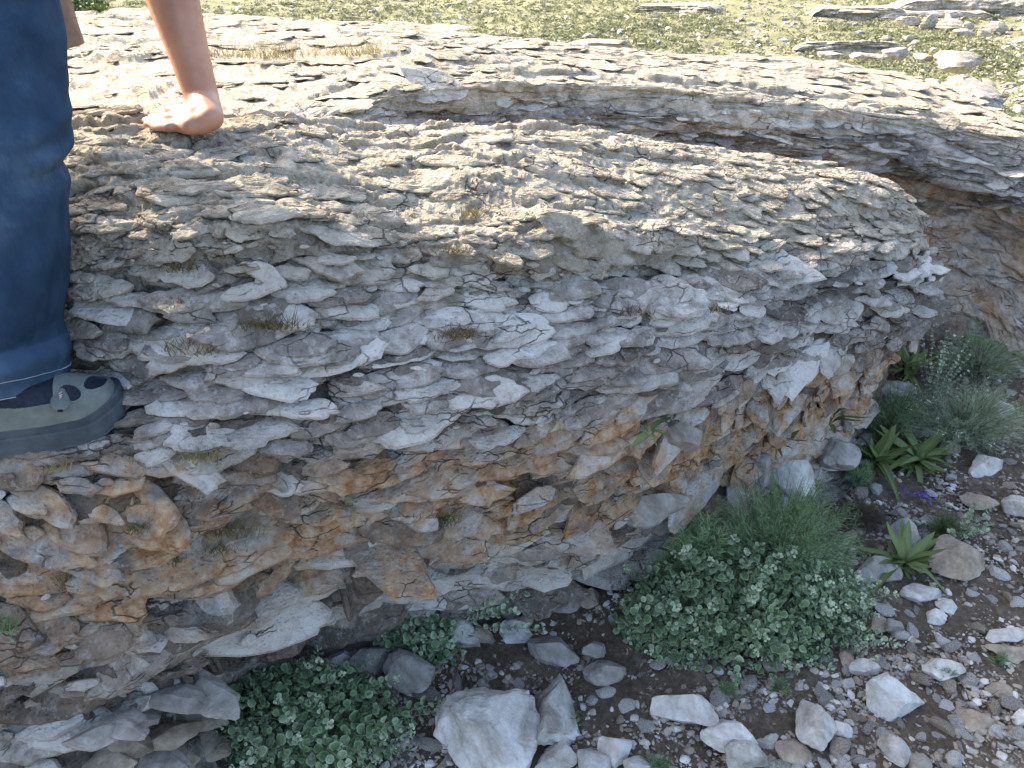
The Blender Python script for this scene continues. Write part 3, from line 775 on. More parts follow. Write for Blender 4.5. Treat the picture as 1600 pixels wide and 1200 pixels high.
# smaller stones one can count, then gravel
shapes = [mesh_np("small_stone", *stone_shape(3, 900+k, (1, random.uniform(.55, .85), random.uniform(.3, .55)), cuts=12, rough=.06), [m], smooth=False) for k, m in enumerate([W_]*6+[T_]*3+[G_]*4)]
taken = [(b_[0], b_[1], b_[2]) for b_ in big]
occupied = [(1150, 920, 215, 120), (450, 1110, 190, 110), (1400, 860, 50, 50), (1450, 640, 100, 90)]
def free_spot(x, y, m=.55):
    for (a, c, w1) in taken:
        if ((x-a)/(w1*m))**2+((y-c)/(w1*m*.7))**2 < 1: return False
    for (a, c, rx, ry) in occupied:
        if ((x-a)/rx)**2+((y-c)/ry)**2 < .9: return False
    return True
base_line = lambda x: np.interp(x, [250, 385, 590, 830, 1060, 1250, 1325, 1375, 1420], [1160, 1100, 1016, 955, 885, 810, 770, 640, 480])
for k in range(26):
    x = 395+k*24+random.uniform(-14, 14); y = float(base_line(x))+random.uniform(-14, 26)
    if 935 < x < 1110 and y > 880: continue
    v, f = stone_shape(4, 2000+k, (1, random.uniform(.6, .9), random.uniform(.4, .7)), rough=.07)
    g_ = ground_at(x, y); s = random.uniform(.022, .052)
    o = thing("broken_block", "grey broken limestone block in the rubble along the foot of the near rock", "stone", (g_[0], g_[1], g_[2]+s*.3), "broken blocks at the foot of the rock", mesh_np("broken_block", v*s, f, [random.choice([G_, T_, G_, W_])], smooth=False))
    o.rotation_euler = (random.uniform(-.3, .3), random.uniform(-.3, .3), random.uniform(-.6, .6)); taken.append((x, y, 50))
for k, (x, y) in enumerate([(230, 1120), (262, 1150), (205, 1165), (170, 1190), (285, 1095), (240, 1185), (300, 1130), (330, 1085), (190, 1135), (275, 1180), (150, 1150), (320, 1160)]):
    v, f = stone_shape(4, 2100+k, (1.5, random.uniform(.6, .9), random.uniform(.22, .40)), rough=.08)
    g_ = surf(x, y); s = random.uniform(.030, .055)
    o = thing("broken_block", "grey broken limestone block wedged at the lower left foot of the rock beside the bush", "stone", g_, "blocks beside the lower left bush", mesh_np("broken_block", v*s, f, [random.choice([G_, T_, G_])], smooth=False))
    o.rotation_euler = (random.uniform(-.3, .5), random.uniform(-.3, .3), random.uniform(-.6, .6))
cnt = 0; tries = 0; lab_s = "small pale limestone chunk scattered on dark gravelly soil beside the outcrop"
while cnt < 285 and tries < 20000:
    tries += 1
    x = random.uniform(600, 1640); y = random.uniform(470, 1215)
    if y < base_line(x)+12 or not free_spot(x, y): continue
    dens = .25+.75*float(sstep(1150, 1400, x))
    if random.random() > dens: continue
    g_ = ground_at(x, y); d = float(project(g_)[2])
    s = random.choice([.008, .010, .012, .015, .019, .024])*random.uniform(.8, 1.25)
    o = thing("small_stone", lab_s, "stone", (g_[0], g_[1], g_[2]+s*.22), "small stones scattered on the soil", shapes[random.randrange(len(shapes))])
    o.scale = (s, s, s*random.uniform(.7, 1.1)); o.rotation_euler = (random.uniform(-.3, .3), random.uniform(-.3, .3), random.uniform(0, 6.28))
    taken.append((x, y, s*2*F/d)); cnt += 1

def scatter_mesh(name, pts, sizes, mats, shapes_np, rng, smooth=False, **props):
    """many small stones in one mesh"""
    VV = []; FF = []; MI = []; off = 0
    for p, s in zip(pts, sizes):
        v, f = shapes_np[rng.integers(len(shapes_np))]
        a = rng.uniform(0, 6.28); c, sn = math.cos(a), math.sin(a)
        tl = rng.normal(0, .25)
        w3 = np.stack([v[:, 0]*c-v[:, 1]*sn, v[:, 0]*sn+v[:, 1]*c, v[:, 2]+tl*v[:, 0]], -1)*s+p
        VV.append(w3); FF.append(f+off); off += len(v); MI.append(np.full(len(f), rng.integers(len(mats))))
    return link(name, mesh_np(name, np.concatenate(VV), np.concatenate(FF), mats, smooth=smooth, midx=np.concatenate(MI)), None, None, **props)
low_shapes = [stone_shape(1, 700+k, (1, .7, .45), cuts=9, rough=.06) for k in range(12)]
mid_shapes = [stone_shape(2, 730+k, (1, .7, .45), cuts=10, rough=.06) for k in range(10)]
pts = []; sz = []
while len(pts) < 15000:
    x = RNG.uniform(560, 1680); y = RNG.uniform(440, 1230)
    if y < base_line(x)+4: continue
    cl = vnoise(np.array(x/70.), np.array(y/45.), 91)
    if RNG.random() > .28+.72*float(sstep(.3, .7, cl))*(.45+.55*float(sstep(1100, 1400, x))): continue
    g_ = ground_at(x, y); pts.append(g_+np.array([0, 0, .002])); sz.append(min(.0022+RNG.exponential(.0024), .013))
o = np.argsort(sz); pts = np.array(pts)[o]; sz = np.array(sz)[o]
scatter_mesh("gravel", pts[:-900], sz[:-900], [W_, T_, G_, G_, T_], low_shapes, RNG, kind="stuff")
scatter_mesh("coarse_gravel", pts[-900:], sz[-900:], [W_, T_, G_], mid_shapes, RNG, False, kind="stuff")

# ================================================================== FAR FIELD
def gp(x, y): return np.array([x, y, float(ground_z(x, y))])
def rock_back(px, y0=0):
    return float(np.interp(px, bx, yb))
# pale rubble and low herbs over the field
pts = []; sz = []; tp = []; ts = []
while len(pts) < 3400 or len(tp) < 11000:
    px = RNG.uniform(100, 1680); py = -22+RNG.random()**.9*240
    if py > rock_back(px)+6: continue
    g_ = ground_at(px, py)
    d = float(project(g_)[2])
    k = float(vnoise(np.array(g_[0]/1.6), np.array(g_[1]/1.6), 95))
    rocky = float(sstep(950, 1500, px))
    if RNG.random() < .22+.4*rocky*float(sstep(.35, .7, k)):
        if len(pts) < 3400: pts.append(g_+np.array([0, 0, .01])); sz.append(min(.012+RNG.exponential(.028), .16)*min(1, d/14))
    elif len(tp) < 11000 and RNG.random() < .3+.7*float(sstep(.55, .35, k)) + (px < 1000)*.3:
        tp.append(g_); ts.append(RNG.uniform(.03, .10)*min(1.1, d/14))
scatter_mesh("field_rubble", pts, sz, [STONE_T, STONE_T, STONE_G, STONE_W], low_shapes, RNG, kind="stuff")
def tufts(name, tp, ts, mat, n=20, flat=.6, **props):
    tp = np.array(tp); ts = np.array(ts); N = len(tp)
    c = RNG.normal(size=(N, n, 3)); c /= np.linalg.norm(c, axis=2, keepdims=True); c[..., 2] = np.abs(c[..., 2])*flat
    c *= RNG.uniform(.55, 1, (N, n, 1))*ts[:, None, None]
    c += tp[:, None, :]
    u = RNG.normal(size=(N, n, 3)); u /= np.linalg.norm(u, axis=2, keepdims=True)
    v = np.cross(u, RNG.normal(size=(N, n, 3))); v /= np.linalg.norm(v, axis=2, keepdims=True)
    s = ts[:, None, None]*RNG.uniform(.18, .42, (N, n, 1))
    V = np.stack([c+u*s, c-u*s*.6+v*s*.7, c-u*s*.6-v*s*.7], 2).reshape(-1, 3)
    tone = np.repeat(np.clip(RNG.normal(.45, .25, (N, 1))+RNG.normal(0, .12, (N, n)), 0, 1).reshape(-1), 3)
    f = np.arange(len(V)).reshape(-1, 3)
    return link(name, mesh_np(name, V, f, [mat], dict(tone=tone), smooth=False), None, None, **props)
tufts("low_scrub", tp, ts, LEAF_D, 13, kind="stuff")

# far ledges and boulders
far = [
 (1418, 34, 34, 17, "rounded grey boulder at the left front of the distant rock ledge", 1),
 (1450, 36, 28, 24, "tall rounded boulder second from the left below the distant ledge", 2),
 (1488, 38, 44, 18, "wide pale boulder in the middle of the distant boulder row", 3),
 (1512, 42, 24, 16, "small pale boulder behind the flat one in the distant row", 4),
 (1506, 51, 34, 10, "flat pale rock lying in front of the distant boulder row", 5),
 (1540, 50, 26, 16, "small rounded boulder at the right front of the distant row", 6),
 (1560, 43, 30, 20, "light boulder at the right end of the distant row", 7),
 (1384, 61, 18, 10, "lone small boulder in the grass left of the two paired ones", 8),
 (1420, 61, 18, 9, "left boulder of the small pair in the grass", 9),
 (1431, 67, 17, 9, "right boulder of the small pair in the grass", 10),
 (1300, 86, 46, 8, "low flat rock just beyond the middle outcrop, left one", 11),
 (1358, 88, 60, 9, "long low rock just beyond the middle outcrop", 12),
 (1405, 84, 46, 18, "domed layered rock beyond the middle outcrop", 13),
 (1445, 90, 44, 18, "round backed layered rock left of the large hump", 14),
 (1500, 93, 76, 30, "large layered hump beyond the middle outcrop", 15),
 (940, 68, 90, 10, "thin flat slab on the far edge of the middle outcrop", 16),
]
fs = np.random.default_rng(5)
for px, py, w1, h1, lab, sd_ in far:
    g_ = ground_at(px, py+h1*.45)
    if py > 75 or px == 940: g_ = Pz(px, py+h1*.45, .55 if px < 1400 else .35)
    d = float(project(g_)[2]); w_ = w1*d/F/2; h_ = h1*d/F/2
    v, f = stone_shape(4, 400+sd_, (1, 1, 1), cuts=14, rough=.07)
    # bedding grooves round each far rock
    v = v*(1+.045*np.sign(np.sin(v[:, 2:3]*16+fbm(v[:, 0]*2, v[:, 1]*2, 2, 3)[:, None]*3))*np.array([1, 1, 0]))
    v = v*np.array([w_*.95, w_*.7, h_*1.0])
    thing("boulder", lab, "boulder", (g_[0], g_[1]+w_*.3, g_[2]+h_*.65), "boulders in the field" if py < 75 else "rocks beyond the middle outcrop", mesh_np("boulder", v, f, [ROCK], dict(tone=fs.normal(0, 1, len(v))*.2, crust=np.full(len(v), .55), ochre=np.zeros(len(v)))))

def ledge(px0, px1, pyt, pyb, depth_m, label, seed, jag=.06):
    """long low broken rock ledge standing in the field"""
    a = ground_at(px0, pyb); c = ground_at(px1, pyb)
    hgt = (pyb-pyt)*float(project((a+c)/2)[2])/F*1.05
    nu, nv = 240, 36
    u = np.linspace(0, 1, nu)[None, :]; v = np.linspace(0, 1, nv)[:, None]
    L = np.linalg.norm(c-a); bkd = np.array([-(c-a)[1], (c-a)[0], 0])/L
    endf = np.minimum(1, np.minimum(u, 1-u)*9)**.5
    prof_h = np.interp(v, [0, .06, .3, .6, .9, 1], [-.35, 0, .45, .95, 1.0, .6])+0*u
    prof_b = np.interp(v, [0, .06, .3, .6, .75, 1], [0, 0, .02, .08, .35, 1])+0*u
    hh = hgt*prof_h*endf*(1+.35*fbm(u*L/1.2, v*2, 3, seed))
    bb = depth_m*prof_b+jag*4*fbm(u*L/.9, v*3, 4, seed+5)+jag*ridged(u*L/.25, v*9, 3, seed+8)
    base = a[None, None]+(c-a)[None, None]*u[..., None]
    pp = base+bkd*bb[..., None]; pp[..., 2] += hh
    i = np.arange(nu*nv).reshape(nv, nu); q = np.stack([i[:-1, :-1], i[:-1, 1:], i[1:, 1:], i[1:, :-1]], -1).reshape(-1, 4)
    o_ = np.array([a[0], a[1], a[2]])
    n = nu*nv
    thing("rock_ledge", label, "rock ledge", o_, None, mesh_np("rock_ledge", pp.reshape(-1, 3)-o_, q, [ROCK], dict(tone=fbm(u*60, v*9, 2, seed).ravel(), crust=np.full(n, .5), ochre=np.zeros(n)), smooth=False))
ledge(1268, 1420, 14, 27, .8, "low jagged rock ledge running left from the distant boulder row", 300)
ledge(1400, 1660, 4, 24, 1.2, "high jagged ledge at the upper right corner behind the boulders", 310)
ledge(1370, 1560, 20, 32, 1.0, "smooth grey shelf between the high ledge and the boulder row", 315, .03)
ledge(985, 1118, 10, 20, .7, "small isolated rock ledge in the distant field near the top centre", 320)
ledge(1240, 1420, 68, 80, .3, "thin pale rock step in the grass left of the small boulder pair", 330)
# shaded shoulder of the middle outcrop
v, f = stone_shape(5, 555, (1, 1, 1), cuts=9, rough=.06)
v = v*(1+.05*np.sign(np.sin(v[:, 2:3]*20+fbm(v[:, 0]*2, v[:, 1]*2, 2, 3)[:, None]*3))*np.array([1, 1, 0]))
c_ = Pz(1520, 160, .74)
v = v*np.array([.11, .16, .11])
thing("boulder", "rounded shaded rock shoulder at the far right end of the middle outcrop", "boulder", c_, None, mesh_np("boulder", v, f, [ROCK], dict(tone=np.zeros(len(v)), crust=np.full(len(v), .1), ochre=np.zeros(len(v)))))

# ================================================================== PLANTS
def frames(D, Nn):
    D = D/(np.linalg.norm(D, axis=1, keepdims=True)+1e-9)
    S = np.cross(D, Nn); S /= (np.linalg.norm(S, axis=1, keepdims=True)+1e-9)
    return D, S, np.cross(S, D)
def leaf_template(kind):
    if kind == 'round':
        n = 9; a = np.arange(n)/n*2*math.pi
        x = .5-.5*np.cos(a); y = .5*np.sin(a)*(1+.12*np.cos(a)); z = .10*np.cos(2*a)-.03+.05*np.sin(5*a)
        v = np.concatenate([[[.45, 0, .10]], np.stack([x, y*.92, z], -1)]); m = np.concatenate([[[.45, 0, .08]], np.stack([.45+(x-.45)*.72, y*.66, z*.3+.05], -1)])
        V = np.concatenate([m, v[1:]])
        f = [[0, 1+i, 1+(i+1) % n] for i in range(n)]
        f2 = [[1+i, 1+n+i, 1+n+(i+1) % n, 1+(i+1) % n] for i in range(n)]
        f3 = []
        for q in f2: f3 += [[q[0], q[1], q[2]], [q[0], q[2], q[3]]]
        return V, np.array(f+f3), np.concatenate([[.0], np.full(n, .03), np.full(n, .42)])
    if kind == 'roundlite':
        n = 7; a = np.arange(n)/n*2*math.pi
        V = np.concatenate([[[.45, 0, .09]], np.stack([.5-.5*np.cos(a), .46*np.sin(a), .10*np.cos(2*a)-.03], -1)])
        return V, np.array([[0, 1+i, 1+(i+1) % n] for i in range(n)]), np.concatenate([[-.06], np.full(n, .30)])
    if kind == 'strap':
        k = 9; t = np.linspace(0, 1, k); w = .10*np.sin(np.clip(t, 0, 1)**.8*math.pi)**.75+.012
        w[-1] = .004; z = -.30*t**2.2+.06*np.sin(t*6)
        V = np.concatenate([np.stack([t, w, z+w*.28], -1), np.stack([t, 0*w, z], -1), np.stack([t, -w, z+w*.28], -1)])
        f = []
        for r in (0, k):
            for i in range(k-1): f += [[r+i, r+i+1, r+k+i+1], [r+i, r+k+i+1, r+k+i]]
        return V, np.array(f), np.concatenate([np.full(k, .42), np.full(k, .85), np.full(k, .42)])
    if kind == 'strap2':
        V, f, tn = leaf_template('strap'); V = V.copy(); t_ = V[:, 0]
        V[:, 2] += .25*t_-.75*t_**3; V[:, 1] = V[:, 1]*.8+.22*t_**2; V[:, 0] = t_*(1-.18*t_)
        return V, f, tn-.15
    if kind == 'lance':
        V = np.array([[0, 0, 0], [.4, .13, .03], [.4, -.13, .03], [.45, 0, -.01], [1, 0, -.08]])
        return V, np.array([[0, 3, 1], [0, 2, 3], [1, 3, 4], [3, 2, 4]]), np.array([.1, .2, .2, .1, .35])
    if kind == 'thread':
        V = np.array([[0, .012, 0], [0, -.012, 0], [.5, .02, .05], [.5, -.02, .05], [1, 0, 0]])
        return V, np.array([[0, 1, 3], [0, 3, 2], [2, 3, 4]]), np.array([.1, .1, .4, .4, .7])
TPL = {k: leaf_template(k) for k in ('round', 'roundlite', 'strap', 'strap2', 'lance', 'thread')}
TONES = [.05, .25, .5, .8]
LM = {}
def leaf_mesh(kind, mat, ti):
    k = (kind, mat.name, ti)
    if k not in LM:
        V, f, tn = TPL[kind]; LM[k] = mesh_np("leaf", V, f, [mat], dict(tone=np.clip(tn+TONES[ti], 0, 1)))
    return LM[k]
def leaves(parent, kind, mat, Pn, D, Nn, S, tone, nparts=0, massname="foliage", partname="leaf"):
    """Pn positions relative to parent; largest leaves nearest the camera become parts"""
    Pn = np.asarray(Pn); D, Sx, Nz = frames(np.asarray(D), np.asarray(Nn)); S = np.asarray(S); tone = np.asarray(tone)
    org = np.array(parent.location)
    rest = np.ones(len(Pn), bool)
    if nparts:
        wp = Pn+org; px, py, d = project(wp)
        toc = np.array([0, 0, CAMZ])-wp; toc /= np.linalg.norm(toc, axis=1, keepdims=True)
        sc = S/d*(.4+np.abs((Nz*toc).sum(1)))*np.exp(-(d-d.min())*2.5)*((px > 0) & (px < 1600) & (py < 1200))
        top = np.argsort(-sc)[:nparts]
        for i in top:
            ti = int(np.argmin(np.abs(np.array(TONES)-tone[i])))
            o = link(partname, leaf_mesh(kind, mat, ti), parent)
            M = Matrix([[*(D[i]*S[i])], [*(Sx[i]*S[i])], [*(Nz[i]*S[i])]]).transposed().to_4x4(); M.translation = Vector(Pn[i])
            o.matrix_local = M
            rest[i] = False
    Pr, Dr, Sr, Nr, sr, tr = Pn[rest], D[rest], Sx[rest], Nz[rest], S[rest], tone[rest]
    if len(Pr) == 0: return
    V, f, tn = TPL['roundlite' if kind == 'round' else kind]
    W = Pr[:, None]+sr[:, None, None]*(V[None, :, 0:1]*Dr[:, None]+V[None, :, 1:2]*Sr[:, None]+V[None, :, 2:3]*Nr[:, None])
    ff = (f[None]+(np.arange(len(Pr))*len(V))[:, None, None]).reshape(-1, 3)
    tt = np.clip(tn[None]+tr[:, None], 0, 1).ravel()
    link(massname, mesh_np(massname, W.reshape(-1, 3), ff, [mat], dict(tone=tt)), parent, None, kind="stuff")
def tubes(parent, paths, r0, mat, name="stem", tone=.4, sides=4, kind=None):
    VV = []; FF = []; off = 0
    for pth in paths:
        pth = np.asarray(pth); k = len(pth); t = np.gradient(pth, axis=0); t /= np.linalg.norm(t, axis=1, keepdims=True)+1e-9
        ref = np.array([.3, .2, 1.]); s = np.cross(t, ref); s /= np.linalg.norm(s, axis=1, keepdims=True)+1e-9; u = np.cross(s, t)
        r = r0*np.linspace(1, .45, k)[:, None]
        ring = [pth+r*(s*math.cos(a)+u*math.sin(a)) for a in np.arange(sides)*2*math.pi/sides]
        VV.append(np.stack(ring, 1).reshape(-1, 3))
        for i in range(k-1):
            for j in range(sides):
                j2 = (j+1) % sides; FF.append([off+i*sides+j, off+i*sides+j2, off+(i+1)*sides+j2, off+(i+1)*sides+j])
        off += k*sides
    V = np.concatenate(VV)
    pr = dict(kind=kind) if kind else {}
    return link(name, mesh_np(name, V, np.array(FF), [mat], dict(tone=np.full(len(V), tone))), parent, None, **pr)

def bush(name, label, cat, org, radii, nst, nparts, seed, lsize=.020, fill=1500, pale=1.0, lean=(0, 0), stems_out=1.0):
    r = np.random.default_rng(seed)
    root = thing(name, label, cat, org)
    PP = []; DD = []; NN = []; SS = []; TT = []; paths = []
    for _ in range(nst):
        a = r.uniform(0, 2*math.pi); el = math.asin(r.uniform(.02, 1)); rr = (r.uniform(.70, 1.08)+(r.random() < .22)*r.uniform(.1, .38))*stems_out
        tip = np.array([math.cos(a)*math.cos(el)*radii[0], math.sin(a)*math.cos(el)*radii[1], math.sin(el)*radii[2]])*rr+np.array([lean[0], lean[1], 0])*r.random()
        st = np.array([r.normal(0, .12)*radii[0], r.normal(0, .12)*radii[1], 0])
        m = (st+tip)/2+np.array([0, 0, .25*radii[2]])
        m[:2] += r.normal(0, .02, 2)
        t = np.linspace(0, 1, 9)[:, None]
        pth = (1-t)**2*st+2*t*(1-t)*m+t*t*tip
        paths.append(pth)
        L = np.linalg.norm(np.diff(pth, axis=0), axis=1).sum()
        n = int(L*.75/.016); ph = r.uniform(0, 3)
        bigtip = r.random() < .5*pale
        for k in range(n):
            tt = 1-(k+.3)/max(n, 1)*.78
            p = (1-tt)**2*st+2*tt*(1-tt)*m+tt*tt*tip
            ax_ = 2*(1-tt)*(m-st)+2*tt*(tip-m); ax_ /= np.linalg.norm(ax_)+1e-9
            s1 = np.cross(ax_, [.1, .2, 1]); s1 /= np.linalg.norm(s1)+1e-9; s2 = np.cross(ax_, s1)
            for q in range(2):
                ang = ph+k*math.pi/2+q*math.pi+r.normal(0, .25)
                o_ = s1*math.cos(ang)+s2*math.sin(ang)
                dd = o_*.85+ax_*.45+r.normal(0, .18, 3)
                z = lsize*(.45+.75*min(1, k/4))*r.uniform(.75, 1.2)
                PP.append(p+o_*.004); DD.append(dd); NN.append(ax_+np.array([0, 0, .5])+r.normal(0, .2, 3)); SS.append(z)
                TT.append(np.clip((.62*math.exp(-k/1.6) if bigtip else .22*math.exp(-k/2.))+r.normal(.07, .06), 0, 1))
        if bigtip:      # woolly pale flower heads at the stem tips
            for _k in range(12):
                o_ = r.normal(size=3); o_ /= np.linalg.norm(o_)
                PP.append(tip+o_*.003-0*o_); DD.append(o_+np.array([0, 0, .4])); NN.append(r.normal(size=3)); SS.append(lsize*r.uniform(.22, .42)); TT.append(r.uniform(.5, .95))
    for _ in range(fill):
        a = r.uniform(0, 2*math.pi); el = math.asin(r.uniform(0, 1)); rr = r.uniform(.45, .95)
        o_ = np.array([math.cos(a)*math.cos(el), math.sin(a)*math.cos(el), math.sin(el)])
        PP.append(o_*np.array(radii)*rr); DD.append(o_+r.normal(0, .6, 3)); NN.append(o_*.8+r.normal(0, .4, 3)+np.array([0, 0, .5])); SS.append(lsize*r.uniform(.6, 1.1)); TT.append(np.clip(r.normal(.03, .06), 0, 1))
    leaves(root, 'round', LEAF_H, PP, DD, NN, SS, TT, nparts)
    tubes(root, paths, .0016, STEM, "stems", .45, 3, "stuff")
    q = r.normal(0, .5, (90, 3))*np.array(radii)*np.array([1, 1, .5]); q[:, 2] = np.abs(q[:, 2])+.01
    q[:, :2] *= 1.1
    leaves(root, 'lance', GRASS_DRY, q, r.normal(size=q.shape), r.normal(size=q.shape), r.uniform(.5, 1, 90)*lsize, r.uniform(0, .6, 90), 0, "dead_leaves")
    return root

def gnd(px, py): return ground_at(px, py)
g_ = gnd(1150, 968)
bush("leafy_bush", "large round leaved grey green bush with pale flower tips in front of the rock", "bush", g_, (.25, .19, .22), 300, 298, 1, .0175, 2600)
g_ = gnd(1222, 958)
bush("leafy_bush", "pale tipped leafy bush joined to the right side of the large one", "bush", g_, (.21, .15, .17), 150, 280, 2, .017, 1300, 1.5, (.06, -.02))
g_ = gnd(1045, 985)
bush("leafy_bush", "darker leafy clump at the left end of the large bush", "bush", g_, (.14, .12, .13), 70, 200, 3, .021, 700, .7)
g_ = gnd(470, 1150)
bush("leafy_bush", "dark green leafy bush with pale tips at the bottom edge against the rock", "bush", g_, (.235, .15, .17), 260, 298, 4, .0175, 2200, 1.0)
g_ = gnd(655, 1010)
bush("leafy_bush", "small leafy bush between the rock foot and the largest boulder", "bush", g_, (.115, .08, .10), 55, 150, 5, .021, 300, .7)

def stalks(name, label, cat, org, n, reach, seed, mat=LEAF_H, tone=.35, size=.016, wid=.25, nparts=60):
    r = np.random.default_rng(seed); root = thing(name, label, cat, org)
    PP = []; DD = []; NN = []; SS = []; TT = []; paths = []
    for _ in range(n):
        tip = np.array(reach)*r.uniform(.6, 1.05)+r.normal(0, wid, 3)*np.linalg.norm(reach)*np.array([1, 1, .35])
        tip[2] = abs(tip[2])
        t = np.linspace(0, 1, 8)[:, None]; m = tip*.5+np.array([0, 0, .02])
        pth = 2*t*(1-t)*m+t*t*tip; paths.append(pth)
        for k in range(9):
            tt = 1-k*.085; p = 2*tt*(1-tt)*m+tt*tt*tip; ax_ = tip/np.linalg.norm(tip)
            for q in range(3):
                o_ = r.normal(size=3); o_ -= ax_*o_.dot(ax_); o_ /= np.linalg.norm(o_)
                PP.append(p); DD.append(o_+ax_*.6); NN.append(ax_+r.normal(0, .3, 3)); SS.append(size*r.uniform(.5, 1)); TT.append(np.clip(tone+r.normal(0, .15), 0, 1))
    leaves(root, 'round', mat, PP, DD, NN, SS, TT, nparts)
    tubes(root, paths, .0013, STEM, "stems", .7, 4, "stuff")
    return root
stalks("leaning_plant", "sparse pale stalks leaning right across the foot of the rock", "plant", gnd(700, 985), 15, (.16, .06, .12), 6, tone=.42, nparts=120)
stalks("leaning_plant", "pale green sprigs right of the bright green herb near the purple flower", "plant", gnd(1490, 850), 7, (.10, .04, .07), 7, tone=.5, nparts=60, size=.013)
stalks("leaning_plant", "white flecked tall herb standing directly below the rock's overhanging nose", "plant", gnd(1450, 640), 26, (.01, .06, .26), 8, tone=.5, size=.010, wid=.16, nparts=0)

def feathery(name, label, cat, org, n, rad, seed, mat, tone=.2, size=.05, pinn=14, flowers=0, up_=.7):
    """fine divided fronds"""
    r = np.random.default_rng(seed); root = thing(name, label, cat, org)
    PP = []; DD = []; NN = []; SS = []; TT = []; paths = []; fl = []
    for _ in range(n):
        a = r.uniform(0, 6.283); e = r.uniform(.15, 1.45)
        tip = np.array([math.cos(a)*math.cos(e)*rad[0], math.sin(a)*math.cos(e)*rad[1], math.sin(e)*rad[2]])*r.uniform(.7, 1.08)
        m = tip*.5+np.array([0, 0, .18*rad[2]]); st = r.normal(0, .1, 3)*np.array(rad)*np.array([1, 1, 0])
        t = np.linspace(0, 1, 7)[:, None]; pth = (1-t)**2*st+2*t*(1-t)*m+t*t*tip; paths.append(pth)
        if flowers and r.random() < flowers: fl.append(tip)
        for k in range(pinn):
            tt = 1-.72*k/pinn; p = (1-tt)**2*st+2*tt*(1-tt)*m+tt*tt*tip
            ax_ = 2*(1-tt)*(m-st)+2*tt*(tip-m); ax_ /= np.linalg.norm(ax_)
            for q in range(4):
                o_ = r.normal(size=3); o_ -= ax_*o_.dot(ax_)*.9; o_ /= np.linalg.norm(o_)
                PP.append(p); DD.append(o_*.8+ax_*.7); NN.append(r.normal(size=3)); SS.append(size*r.uniform(.3, .7)*(.45+.55*min(1, k/5))); TT.append(np.clip(tone+r.normal(0, .12)+.15*(k < 3), 0, 1))
    PP = np.array(PP); TPL['thread']
    leaves(root, 'thread', mat, PP, DD, NN, SS, TT, 0, "fronds")
    tubes(root, paths, .0011, STEM, "stems", .2, 3, "stuff")
    if fl:
        q = np.repeat(np.array(fl), 6, 0)+r.normal(0, .005, (len(fl)*6, 3))
        leaves(root, 'lance', PETAL_W, q, r.normal(size=q.shape), r.normal(size=q.shape), np.full(len(q), .010), np.full(len(q), .6), 0, "flowers")
    return root
feathery("feathery_plant", "dark green feathery plant rising behind the large bush against the rock", "plant", gnd(1195, 925), 560, (.25, .15, .36), 21, LEAF_F, .26, .038, 17)
feathery("feathery_plant", "feathery fennel like fronds at the upper left of the large bush", "plant", gnd(1080, 935), 90, (.13, .09, .28), 22, LEAF_F, .35, .060, 16)
feathery("feathery_plant", "small soft green fern like tuft at the rock's right foot", "plant", gnd(1338, 762), 60, (.05, .05, .11), 23, LEAF_F, .55, .025, 12)
feathery("silvery_plant", "grey green silvery mound on the slope right of the strap leaved rosettes", "plant", gnd(1500, 690), 380, (.27, .17, .22), 24, LEAF_A, .42, .036, 14, .03)
feathery("silvery_plant", "dull green bushy mound at the back under the far ochre rock", "plant", gnd(1520, 590), 240, (.22, .15, .18), 25, LEAF_A, .12, .040, 12)
feathery("dark_herb", "dark green herb with a few white flowers right below the rock's nose", "plant", gnd(1385, 690), 200, (.15, .12, .22), 26, LEAF_F, .06, .032, 12, .08)
feathery("bright_herb", "bright green curly herb between the rosette and the purple flower", "plant", gnd(1472, 835), 110, (.085, .06, .07), 27, LEAF_R, .35, .022, 12)
for px, py, sd_, lab in [(1135, 1083, 31, "small green herb right of the bright notched chunk"), (1215, 1075, 32, "tiny dark herb on the soil below the big bush"), (1475, 1060, 33, "tiny green herb beside the long pale slab"),
                         (1560, 1035, 34, "little green herb next to the tan flat slab"), (1025, 1198, 35, "small grassy herb at the bottom edge below the cream stone"), (880, 1135, 36, "dark green herb beneath the upright whitish boulder")]:
    feathery("small_herb", lab, "plant", gnd(px, py), 26 if sd_ != 36 else 70, (.04, .035, .035) if sd_ != 36 else (.06, .05, .05), sd_, LEAF_F, .1, .022, 8)

def rosette(label, org, n, size, seed, spread=1.0, tone=.25, upl=.6):
    r = np.random.default_rng(seed); root = thing("rosette_plant", label, "plant", org)
    PP = []; DD = []; NN = []; SS = []; TT = []
    for k in range(n):
        a = k*2.4+r.normal(0, .3); e = r.uniform(.25, 1.0)*upl+.15
        d = np.array([math.cos(a)*math.cos(e), math.sin(a)*math.cos(e), math.sin(e)*1.25]); d[:2] *= spread
        PP.append(np.array([math.cos(a), math.sin(a), 0])*.006+np.array([0, 0, .004])); DD.append(d); NN.append(np.array([-d[0]*.6, -d[1]*.6, 1.])+r.normal(0, .35, 3)); SS.append(size*r.uniform(.45, 1.12)); TT.append(np.clip(tone+r.normal(0, .12), 0, 1))
    h_ = r.random(n) < .55; PP, DD, NN, SS, TT = map(np.array, (PP, DD, NN, SS, TT))
    leaves(root, 'strap', LEAF_R, PP[h_], DD[h_], NN[h_], SS[h_], TT[h_], n)
    leaves(root, 'strap2', LEAF_R, PP[~h_], DD[~h_], NN[~h_], SS[~h_], TT[~h_], n)
    return root
rosette("strap leaved rosette between the big bush and the rough tan stone", gnd(1408, 888), 26, .115, 41, 1, .3, 1.1)
rosette("tall strap leaved rosette left one of the two below the rock's nose", gnd(1365, 732), 22, .16, 42, 1, .2, 1.3)
